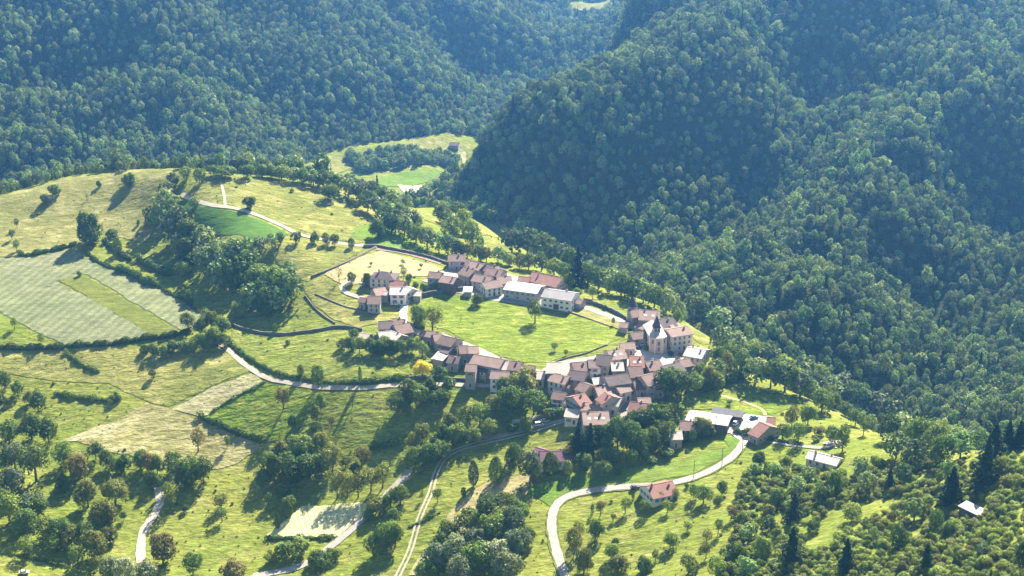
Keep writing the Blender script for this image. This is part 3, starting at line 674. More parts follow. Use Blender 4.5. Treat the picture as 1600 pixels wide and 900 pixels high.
    for k in range(sky):
        sx = (k - (sky - 1) / 2) * L / (sky + .6); n = link('skylight', SKYL, ro, (sx, -hy * .55, eave + rise * .45 + g + th + .03)); n.rotation_euler = (math.atan(tp), 0, 0)
    # windows and a door on the sides that look towards the photographer
    if win:
        sh = shutters if shutters is not None else _hr.choice((None, 0, 0, 1, 2))
        sh = None if sh == 'none' else sh
        view = Vector((-mid.x, -mid.y, 0)).normalized()
        nrow = rows or (1 if eave < 3.7 else 2 if eave < 6.9 else 3); fr = (eave - .2) / nrow; doored = False
        sides = [((0, -1), L, hy, 0.0), ((1, 0), wd, hx, math.pi / 2), ((0, 1), L, hy, math.pi), ((-1, 0), wd, hx, -math.pi / 2)]
        for (nx, ny), length, off, rot in sides:
            wn = Vector((nx * math.cos(rz) - ny * math.sin(rz), nx * math.sin(rz) + ny * math.cos(rz), 0))
            if wn.dot(view) < .25: continue
            ncol = max(1, int(length / 2.8)); ncol = min(ncol, 7)
            tx, ty = -ny, nx
            for rw in range(nrow):
                for cc in range(ncol):
                    s = (cc + .5 - ncol / 2) * (length - 1.0) / ncol
                    if _hr.random() < .12: continue
                    z = fr * (rw + .5) + .15
                    px_, py_ = nx * off + tx * s, ny * off + ty * s
                    if rw == 0 and door and not doored and cc == ncol // 2:
                        dd = link('door', GATE if win == 'barn' and eave > 3.6 else DOOR, root, (px_, py_, 0)); dd.rotation_euler = (0, 0, rot); doored = True; continue
                    wo = link('window', WIN[('b' if win == 'barn' else win, None if win == 'barn' else sh)], root, (px_, py_, z)); wo.rotation_euler = (0, 0, rot)
    return root

H = house
VG = 'the green field in the middle of the village'
# upper row, behind the village green
H('stone_house', (702, 397), (726, 400), 9, 6.5, 'brown', 'grey', 'topmost house of the village, brown roof above a pale windowed front, beside the dry field')
H('stone_house', (729, 405), (741, 408), 8, 5.5, 'brown', 'stone', 'small brown roofed house wedged right of the topmost village house', chim=0)
H('stone_house', (739, 408), (756, 414), 9, 6, 'pink', 'stone', 'pinkish roofed house right of the topmost row, in front of the light trees')
H('stone_house', (757, 412), (770, 416), 9, 6, 'dark', 'stone', 'house with a dark hipped roof at the back of the upper row', kind='hip')
H('stone_house', (764, 418), (786, 423), 9, 6, 'brown', 'stone', 'brown roofed house at the right end of the back upper row, gable turned right')
H('stone_house', (726, 417), (742, 423), 10, 6, 'brown', 'stone', 'brown roofed house in the middle of the upper cluster, below the topmost house', chim=2)
H('stone_house', (743, 428), (768, 434), 9, 5.5, 'pink', 'pinkish', 'broad salmon roofed house lit by the sun in the upper cluster', chim=1)
H('village_house', (754, 442), (778, 438), 9, 5.5, 'brown', 'white', 'grey brown roofed house, white windowed gable, at the upper left corner of the green', shutters='none')
H('stone_house', (777, 433), (797, 432), 9, 5, 'pink', 'stone', 'pink tiled house squeezed behind the white roofed barn')
H('barn', (794, 441), (845, 449), 13, 5.0, 'white', 'grey', 'long barn with a whitish sheet roof on the upper edge of the green', 'barn', 14, win='barn', chim=0)
H('farmhouse', (834, 425), (878, 436), 13, 5.5, 'red', 'stone', 'long red roofed farmhouse behind the two barns at the upper edge of the green', pitch=22, chim=2)
H('shed', (812, 432), (828, 434), 7, 4, 'red', 'dark', 'low dark walled shed joined to the left end of the long red roofed farmhouse', 'shed', chim=0, win=None)
H('barn', (853, 451), (899, 459), 13, 6.0, 'grey', 'white', 'long grey roofed barn with a row of square windows facing the green', 'barn', 18, win='barn', chim=1)
H('shed', (902, 467), (911, 469), 6, 3.2, 'pink', 'stone', 'tiny pink roofed hut at the right end of the grey roofed barn', 'shed', chim=0, win=None)
H('stone_house', (672, 424), (689, 427), 8, 7, 'brown', 'stone', 'tall narrow grey brown house left of the salmon roofed barn above the retaining wall', chim=1)
H('barn', (692, 430), (713, 435), 9, 6, 'pink', 'dark', 'sunlit salmon roofed barn with a dark board front above the retaining wall', 'barn', chim=1, win=None)
H('shed', (725, 452), (737, 453), 5, 3, 'white', 'stone', 'small white roofed lean-to at the upper left corner of the green', 'shed', kind='mono', pitch=10, chim=0, win=None)
# left cluster at the road bend
H('villa', (594, 424), (607, 426), 10, 5.8, 'dark', 'cream', 'villa with a dark hipped roof standing at the lower edge of the sandy field', kind='hip', chim=2)
H('stone_house', (614, 437), (631, 441), 9, 5, 'red', 'stone', 'red roofed house directly below the dark roofed villa', chim=0)
H('village_house', (611, 449), (634, 450), 9, 6.5, 'pale', 'white', 'white two storey house with a pale bleached roof in the cluster beside the lane', chim=1, shutters=0)
H('stone_house', (584, 452), (600, 449), 9, 4.5, 'pink', 'stone', 'low salmon roofed house left of the white two storey house by the lane', chim=0)
H('shed', (597, 455), (607, 456), 5, 4, 'pale', 'stone', 'small pale roofed annex tucked against the white two storey house', 'shed', chim=0, win=None)
H('stone_house', (576, 463), (594, 463), 10, 5.5, 'brown', 'grey', 'brown roofed house lowest in the cluster at the end of the curved drive', chim=0)
H('shed', (563, 465), (573, 466), 6, 3.6, 'brown', 'stone', 'low brown roofed lean-to at the left end of the lowest cluster house', 'shed', chim=0)
H('shed', (647, 455), (658, 456), 6, 3.0, 'pale', 'stone', 'little pale roofed hut beside the lane right of the white two storey house', 'shed', chim=0, win=None)
H('stone_house', (636, 447), (644, 452), 8, 5, 'white', 'cream', 'cream gabled house with a white roof on the right of the lane side cluster', chim=0)
# western spur
H('stone_house', (615, 498), (630, 499), 7, 5, 'pink', 'stone', 'small salmon roofed house at the top of the western spur where the lane comes in', chim=1)
H('stone_house', (593, 503), (612, 502), 9, 6, 'dark', 'stone', 'dark roofed house on the western spur left of the lane', chim=0)
H('stone_house', (617, 509), (638, 505), 11, 6, 'brown', 'stone', 'large brown roofed house with a grey gable where the lane meets the western spur', chim=1)
H('stone_house', (592, 520), (608, 517), 9, 5, 'pale', 'stone', 'pale roofed house lowest at the western tip of the village', chim=0)
H('stone_house', (612, 517), (627, 524), 8, 5, 'pale', 'stone', 'house with a narrow pale roof slope behind shrubs on the western spur', chim=1)
H('shed', (565, 521), (578, 522), 6, 3, 'pale', 'stone', 'low pale roofed shed farthest west among the shrubs', 'shed', chim=0, win=None)
# lower row along the green
H('stone_house', (669, 517), (680, 519), 7, 5, 'pink', 'stone', 'narrow salmon roofed house first in the row below the two olive trees', chim=0)
H('stone_house', (678, 523), (690, 522), 8, 6, 'pink', 'stone', 'salmon roofed house second in the lower row along the green', chim=0)
H('stone_house', (692, 524), (713, 530), 10, 7, 'brown', 'stone', 'wide red brown roofed house with dark walls in the lower row along the green', chim=1)
H('stone_house', (718, 541), (730, 540), 9, 6.5, 'brown', 'stone', 'brown roofed house left of its salmon roofed twin at the dip of the lower row', chim=0)
H('stone_house', (732, 542), (746, 541), 8, 6.5, 'pink', 'stone', 'salmon roofed house right of its brown neighbour at the dip of the lower row', chim=0)
H('shed', (682, 553), (698, 557), 8, 3, 'white', 'stone', 'low whitish roof in the shade below the lower row', 'shed', kind='mono', pitch=12, chim=0, win=None)
H('stone_house', (703, 556), (718, 558), 8, 4.5, 'dark', 'stone', 'dark roofed house below the lower row next to the low whitish roof', chim=1)
H('barn', (742, 553), (787, 563), 11, 6, 'pink', 'stone', 'longest salmon roofed barn of the lower row along the green', 'barn', chim=1, win='barn')
H('tower_house', (730, 569), (744, 570), 8, 10, 'pink', 'stone', 'tall tower like house with a small salmon roof below the lower row', chim=0)
H('village_house', (769, 580), (795, 582), 8, 7, 'pink', 'white', 'white walled house with a salmon roof standing below the long barn', chim=0)
H('stone_house', (785, 565), (798, 566), 9, 6, 'pale', 'stone', 'pale roofed house right of the longest salmon roofed barn', chim=0)
H('stone_house', (798, 564), (814, 566), 10, 7, 'brown', 'stone', 'brown roofed house rising between pale and long brown roofs in the lower row', chim=1)
H('stone_house', (813, 570), (834, 572), 10, 5, 'brown', 'stone', 'long low brown roof at the right end of the lower row', chim=0)
H('shed', (797, 585), (808, 586), 6, 4, 'pink', 'stone', 'small salmon roofed shed between the white walled house and the big olive tree', 'shed', chim=0, win=None)
# main quarter
H('stone_house', (856, 567), (876, 566), 12, 7, 'pale', 'stone', 'broad pale roofed, dark gabled house at the lower right corner of the green', chim=0)
H('stone_house', (841, 580), (850, 580), 9, 4, 'pale', 'pinkish', 'low pale house left of the broad pale roofed corner house', chim=0)
H('village_house', (865, 583), (889, 589), 9, 6.5, 'pink', 'cream', 'salmon roofed house with a sunlit cream gable in front of the broad pale roof', chim=1)
H('stone_house', (892, 579), (916, 581), 10, 6, 'dark', 'stone', 'dark roofed house right of the salmon roofed house with the cream gable', chim=0)
H('stone_house', (895, 568), (917, 564), 10, 6, 'brown', 'stone', 'brown roofed house on the lower right rim of the green', chim=1)
H('village_house', (920, 563), (936, 562), 9, 6.5, 'brown', 'white', 'brown roofed house with a white windowed gable near the lower right rim of the green', chim=1)
H('stone_house', (934, 554), (954, 556), 12, 7, 'dark', 'stone', 'big dark roofed house touching the right rim of the green', chim=0)
H('stone_house', (950, 548), (973, 545), 11, 5.5, 'pink', 'pinkish', 'salmon roofed house with a light terrace left of the village square', chim=2, sky=2)
H('stone_house', (970, 536), (990, 536), 7, 4, 'pink', 'stone', 'low salmon roofed building beside parked cars above the village square', chim=0)
H('stone_house', (985, 556), (1004, 557), 13, 7, 'red', 'stone', 'big red roofed house left of the church square', chim=1, sky=2)
H('stone_house', (956, 567), (972, 567), 9, 5, 'pale', 'stone', 'small bleached roof between the dark and the red roofed houses', chim=2)
H('stone_house', (983, 573), (1001, 573), 12, 6, 'brown', 'grey', 'square grey brown roofed house below the big red roofed house', chim=0)
H('stone_house', (1009, 566), (1029, 563), 10, 6.5, 'brown', 'pinkish', 'brown house with pinkish windowed walls on the church square, below the church', chim=2)
H('barn', (945, 590), (979, 583), 11, 6, 'dark', 'stone', 'long dark barn roof slanting up to the right in the main quarter', 'barn', chim=0, win='barn')
H('barn', (1002, 589), (1038, 579), 12, 6, 'brown', 'stone', 'long barn with patched brown and pale roof at the right of the main quarter', 'barn', chim=1, win='barn')
H('stone_house', (991, 596), (1007, 595), 9, 4.5, 'brown', 'stone', 'low brown roofed house just below the patched barn roof', chim=0)
H('stone_house', (1035, 573), (1060, 566), 10, 5.5, 'dark', 'stone', 'dark roofed house on the road below the church square', chim=1)
H('stone_house', (1062, 563), (1075, 561), 8, 5, 'brown', 'stone', 'brown roofed house last on the road towards the white roofed inn', chim=0)
H('village_house', (909, 597), (922, 602), 9, 6.5, 'brown', 'yellow', 'house with a yellow ochre gable in the middle of the main quarter', chim=0)
H('stone_house', (931, 607), (950, 603), 9, 6, 'pink', 'stone', 'salmon roofed house right of the ochre gable', chim=1)
H('stone_house', (962, 603), (978, 598), 9, 5.5, 'pink', 'cream', 'salmon roofed house with a cream wall above the bright shrub', chim=1)
H('village_house', (866, 613), (883, 613), 8, 5.5, 'brown', 'white', 'small brown roofed house with a light wall at the lower left end of the quarter', chim=0)
H('village_house', (946, 612), (956, 621), 10, 8, 'red', 'pinkish', 'tall red roofed house with a broad plain gable facing down the valley', chim=1)
H('village_house', (955, 619), (970, 623), 9, 5.5, 'pale', 'cream', 'low cream house against the right flank of the tall red roofed house', chim=0)
H('village_house', (896, 622), (912, 613), 11, 6.5, 'red', 'grey', 'house with a wide grey gable and red roof left of the tall red roofed house', chim=1)
H('stone_house', (905, 630), (918, 628), 8, 5.5, 'pink', 'pinkish', 'salmon roofed house directly below the wide grey gable', chim=1)
H('village_house', (886, 640), (905, 640), 8, 4.5, 'pale', 'cream', 'low house with a pale cream roof left of the large patched roof', chim=0)
H('village_house', (911, 646), (949, 642), 13, 6, 'pink', 'pinkish', 'largest house at the foot of the village, patched salmon roof with pale squares', chim=2, shutters=0, sky=3)
H('shed', (944, 657), (955, 656), 7, 4.2, 'pink', 'pinkish', 'salmon roofed annex at the right end of the largest house', 'shed', chim=0)
H('shed', (938, 672), (950, 671), 6, 2.8, 'red', 'stone', 'small red roofed garden shed below the largest house', 'shed', chim=0, win=None)
H('villa', (986, 627), (1010, 632), 11, 5, 'red', 'stone', 'red brown roofed house on its own among gardens right of the quarter', chim=1)
H('shed', (997, 622), (1015, 622), 8, 4, 'pink', 'stone', 'low pinkish roof behind the red brown roofed garden house', 'shed', chim=0, win=None)
for a in (
 ((660, 516), (668, 518), 6, 3.2, 'brown', 'stone', 'low brown shed behind the olive tinted trees of the village green'),
 ((695, 541), (706, 545), 7, 4, 'brown', 'stone', 'brown roofed shed on the downhill side of the wide red brown house'),
 ((752, 571), (763, 573), 7, 4.5, 'dark', 'stone', 'dark roofed shed between the tower like house and the long barn'),
 ((822, 582), (834, 584), 7, 4, 'pink', 'stone', 'salmon roofed shed below the long low brown roof'),
 ((880, 596), (892, 597), 7, 4, 'brown', 'stone', 'brown lean-to below the house with the sunlit cream gable'),
 ((926, 592), (938, 590), 7, 4, 'pale', 'stone', 'pale roofed shed beside the little bright yard in the main quarter'),
 ((968, 585), (980, 590), 8, 4.5, 'brown', 'stone', 'brown roofed outbuilding below the small bleached roof'),
 ((1020, 600), (1032, 597), 7, 4, 'brown', 'stone', 'brown shed at the lower edge of the patched barn roof'),
 ((936, 630), (944, 634), 7, 4, 'pink', 'pinkish', 'salmon roofed porch left of the tall red roofed house'),
 ((870, 602), (880, 604), 6, 3.4, 'pale', 'stone', 'little pale shed above the lowest brown roofed house'),
 ((1082, 567), (1094, 570), 7, 3.6, 'dark', 'stone', 'dark roofed garage below the white roofed inn'),
): H('shed', *a, cat='shed', chim=0)
# church side and castle
H('manor_house', (1001, 484), (1030, 487), 12, 8, 'pink', 'stone', 'manor house with dormers beside the pointed turret at the back of the village', chim=2, sky=2)
H('stone_house', (985, 485), (1000, 484), 9, 6, 'brown', 'stone', 'brown roofed wing between the turret and the manor house', chim=0)
H('stone_house', (1028, 499), (1050, 497), 13, 6.5, 'dark', 'stone', 'broad dark roofed house below the manor house', chim=1)
H('stone_house', (1047, 509), (1059, 505), 9, 6, 'pink', 'stone', 'salmon roofed house behind the cream town hall', chim=0)
H('town_hall', (1042, 514), (1074, 511), 11, 8, 'pink', 'cream', 'tall cream building with a salmon roof right of the church', 'town hall', 20, chim=1, shutters='none')
H('stone_house', (986, 520), (1012, 518), 8, 5, 'brown', 'stone', 'long low brown building left of the church', chim=1)
H('shed', (969, 504), (981, 505), 6, 3.2, 'pink', 'stone', 'pink roofed hut on the dry grass left of the manor wall', 'shed', chim=0, win=None)
H('stone_house', (1000, 503), (1016, 509), 7, 4.5, 'pink', 'stone', 'narrow house along the lane below the turret', chim=0)
H('stone_house', (1013, 515), (1025, 513), 7, 4.5, 'pink', 'stone', 'small salmon roofed house directly behind the church', chim=0)
H('inn', (1076, 541), (1102, 549), 12, 5.5, 'white', 'cream', 'white roofed inn with a long cream front at the eastern edge of the village', 'house', 18, chim=2, shutters='none')
# farm and outlying houses
H('cow_barn', (1076, 646), (1140, 656), 11, 3.6, 'white', 'dark', 'very long whitish roofed cattle barn by the gravel farm yard', 'barn', 8, win=None, chim=0)
H('farmhouse', (1064, 659), (1087, 659), 9, 4.8, 'brown', 'dark', 'brown roofed farmhouse in front of the cattle barn', chim=1)
H('shed', (1046, 674), (1064, 673), 9, 4, 'pale', 'stone', 'pale roofed shed in the hedge left of the farm', 'shed', chim=0)
H('open_shed', (1114, 641), (1160, 649), 5, 3.0, 'slate', 'dark', 'dark open shed behind the cattle barn', 'shed', kind='mono', pitch=6, chim=0, win=None)
H('farmhouse', (1188, 660), (1202, 666), 14, 4.5, 'red', 'stone', 'red roofed farm building at the right of the gravel yard', chim=0)
H('shed', (1199, 652), (1211, 653), 7, 3.6, 'red', 'stone', 'small red roofed shed behind the farm building at the gravel yard', 'shed', chim=0, win=None)
H('bungalow', (1266, 710), (1312, 711), 7.5, 3.4, 'white', 'cream', 'long low bungalow with a whitish roof alone on the right of the farm', chim=2)
H('villa', (1011, 764), (1049, 748), 12, 3.6, 'red', 'white', 'red roofed house with a white gable alone below the winding road', chim=2)
H('villa', (845, 708), (890, 702), 10, 3.6, 'purple', 'white', 'plum roofed house between garden trees above the winding road', chim=1)
H('shed', (838, 699), (850, 703), 7, 3.2, 'purple', 'white', 'plum roofed annex at the left end of the plum roofed house', 'shed', chim=0)
H('hut', (1504, 797), (1537, 793), 4, 2.4, 'pale', 'dark', 'pale roofed hut on the scrubby hillside at the far right', 'hut', kind='mono', pitch=8, chim=0, win=None)
H('shed', (703, 221), (717, 225), 9, 3.5, 'dark', 'stone', 'distant dark roofed shed on the valley floor', 'shed', chim=0, win=None)

# ------------------------------------------------------------------ church with apse and spire, turret
def church():
    g = at(1027, 553); root = empty('church', (g.x, g.y + 5, float(hz(g.x, g.y + 5))), 0.12)
    tag(root, 'cream stone church with rounded end and dark pointed spire in the village square', 'church')
    HOUSES.append((g.x, g.y + 8, 12))
    W, Hh, Ln = 4.1, 8.2, 13
    def ring(r, sy=-1): return [(-r, 0), (-r * .96, -r * .75), (-r * .45, -r * 1.25), (r * .45, -r * 1.25), (r * .96, -r * .75), (r, 0)]
    m = MB(); pts = ring(W) + [(W, Ln), (-W, Ln)]; n = len(pts)
    m.poly([(x, y, -1) for x, y in pts] + [(x, y, Hh) for x, y in pts], [(i, (i + 1) % n, n + (i + 1) % n, n + i) for i in range(n)] + [tuple(range(n, 2 * n))])
    link('wall', m.mesh('wall', WALL['pinkish']), root)
    m = MB()
    for x, y in ring(W)[0:6]: m.box((x * 1.01, y * 1.01, Hh / 2 - .4), (.75, .75, Hh + .6), 0, math.atan2(y, x))
    m.box((0, -W * 1.25, Hh - .2), (W * .9, .3, .5))
    link('pilaster', m.mesh('pilaster', WALL['cream']), root)
    m = MB(); o = 1.1; rp = ring(W * o)
    apex = (0, 2.0, Hh + 2.6)
    base = [(x, y, Hh + .06) for x, y in rp]
    for i in range(5): m.face([base[i], base[i + 1], apex])
    bk = Ln + .4
    m.face([base[0], apex, (0, bk, Hh + 2.6), (-W * o, bk, Hh + .06)][::-1]); m.face([base[5], (W * o, bk, Hh + .06), (0, bk, Hh + 2.6), apex][::-1])
    m.face([(-W * o, bk, Hh + .06), (0, bk, Hh + 2.6), (W * o, bk, Hh + .06)])
    m.face([(x, y, Hh + .055) for x, y in rp] + [(W * o, bk, Hh + .055), (-W * o, bk, Hh + .055)])
    link('roof', m.mesh('roof', ROOF['pale']), root)
    m = MB(); m.box((0, 1.2, Hh + 1.1), (3.4, 3.4, 4.6)); tw = link('bell_tower', m.mesh('bell_tower', WALL['pinkish']), root)
    for sx in (-.75, .75): link('louvre_window', WIN[('t', None)], tw, (sx, -.52, Hh + 2.1))
    m = MB(); zt = Hh + 3.42; c = [(-1.95, -.75, zt), (1.95, -.75, zt), (1.95, 3.15, zt), (-1.95, 3.15, zt)]
    for i in range(4): m.face([c[i], c[(i + 1) % 4], (0, 1.2, zt + 6.6)])
    m.face(c[::-1]); m.cone((0, 1.2, zt + 6.4), (0, 1.2, zt + 7.8), .07, .05, 5); m.box((0, 1.2, zt + 7.3), (.9, .1, .1))
    link('spire', m.mesh('spire', ROOF['slate']), tw)
    for z in (2.4, 5.2): link('window', WIN[('t', None)], root, (0, -W * 1.25, z))
    for sx in (-1, 1):
        wo = link('window', WIN[('t', None)], root, (sx * W * .71, -W * 1.02, 6)); wo.rotation_euler = (0, 0, sx * .77)
church()
def turret():
    g = at(988, 503); root = empty('turret', (g.x, g.y + 3, float(hz(g.x, g.y + 3)))); tag(root, 'round grey stone turret with a tall pointed roof left of the manor house', 'tower')
    HOUSES.append((g.x, g.y + 3, 4))
    m = MB(); m.cone((0, 0, -1), (0, 0, 8), 2.4, 2.3, 14); link('wall', m.mesh('wall', WALL['stone'], smooth=False), root)
    m = MB(); m.cone((0, 0, 8.02), (0, 0, 13.5), 2.8, .06, 14); link('roof', m.mesh('roof', ROOF['slate']), root)
    for z in (3, 6): link('window', WIN[('n', None)], root, (0, -2.36, z))
turret()
# ------------------------------------------------------------------ trees that stand as things of their own
KIND = {'d': ('broadleaf_tree', 'tree'), 'b': ('broadleaf_tree', 'tree'), 'l': ('spring_tree', 'tree'), 'o': ('yew_tree', 'tree'), 'c': ('fir_tree', 'fir tree'), 'p': ('poplar_tree', 'tree'), 's': ('bush', 'bush'), 'x': ('bare_tree', 'bare tree')}
_tr = random.Random(21)
TREEPOS = []
def plant(kind, u, v, hpx, wpx, tone, label, group=None, xyz=None):
    p = at(u, v) if xyz is None else Vector(xyz)
    dist = (p - Vector((0, 0, CAM_Z))).length
    if kind == 'c': wpx *= 1.4
    h = hpx * dist / F / math.cos(math.asin(min(.9, (CAM_Z - p.z) / dist))) * .95; wd = wpx * dist / F
    nm, cat = KIND[kind]; i = _tr.randrange(len(CROWNS[kind]))
    root = empty(nm, (p.x, p.y, p.z - .05), _tr.uniform(0, 6.28), (wd / 10, wd / 10, h / 10)); tag(root, label, cat, group)
    for part, me, mat in (('trunk', TRUNKS[kind][i], None), ('crown', CROWNS[kind][i], FOL[tone])):
        o = link(part, me, root)
        if mat is not None: o.material_slots[0].link = 'OBJECT'; o.material_slots[0].material = mat
    TREEPOS.append((p.x, p.y, wd / 2)); return root
TONE = {'mid': 'mid-green', 'dark': 'dark', 'light': 'light-green', 'olive': 'olive', 'grey': 'greyish', 'pale': 'pale-flowering', 'brown': 'brownish', 'yellow': 'yellow', 'fir': 'dark'}
ORD = ['first', 'second', 'third', 'fourth', 'fifth', 'sixth', 'seventh', 'eighth', 'ninth', 'tenth', 'eleventh', 'twelfth']
FORM = {'b': 'tree', 'd': 'tree', 'l': 'airy tree', 'o': 'yew', 'c': 'conifer', 'p': 'slim tree', 's': 'bush', 'x': 'bare tree'}
MASSED, REST = [], []
def single(rows):
    for r in rows: plant(*r)
def clump(rows, where, group):
    """rows 'kind u v h w tone; ...'; small clumps are told apart by their order from the left, large ones by tone and form only"""
    R = []
    for t in rows.split(';'):
        q = t.split()
        if len(q) == 6: R.append((q[0], *[float(z) for z in q[1:5]], q[5]))
    R.sort(key=lambda r: r[1])
    cnt = {}
    k_ = {'trees in the lower left wood': .9, 'leafy trees on the scrubby hillside': .82, 'trees in the wood above the plot': .9, 'trees in the hedge wood': .9}.get(group, 1)
    R = [(r[0], r[1], r[2], r[3] * k_, r[4] * k_, r[5]) for r in R]
    for r in R: cnt[(r[0], r[5])] = cnt.get((r[0], r[5]), 0) + 1
    seen = {}
    for r in R:
        k = (r[0], r[5]); seen[k] = seen.get(k, 0) + 1; base = TONE[r[5]] + ' ' + FORM[r[0]]
        if cnt[k] == 1: lab = 'only ' + base + ' ' + where
        elif cnt[k] <= 12: lab = ORD[seen[k] - 1] + ' ' + base + ' from the left ' + where
        else: lab = base + ' massed ' + where
        if r[0] in 'bd' and cnt[k] > 12: MASSED.append((r, lab, group))
        else: plant(*r, lab, group)

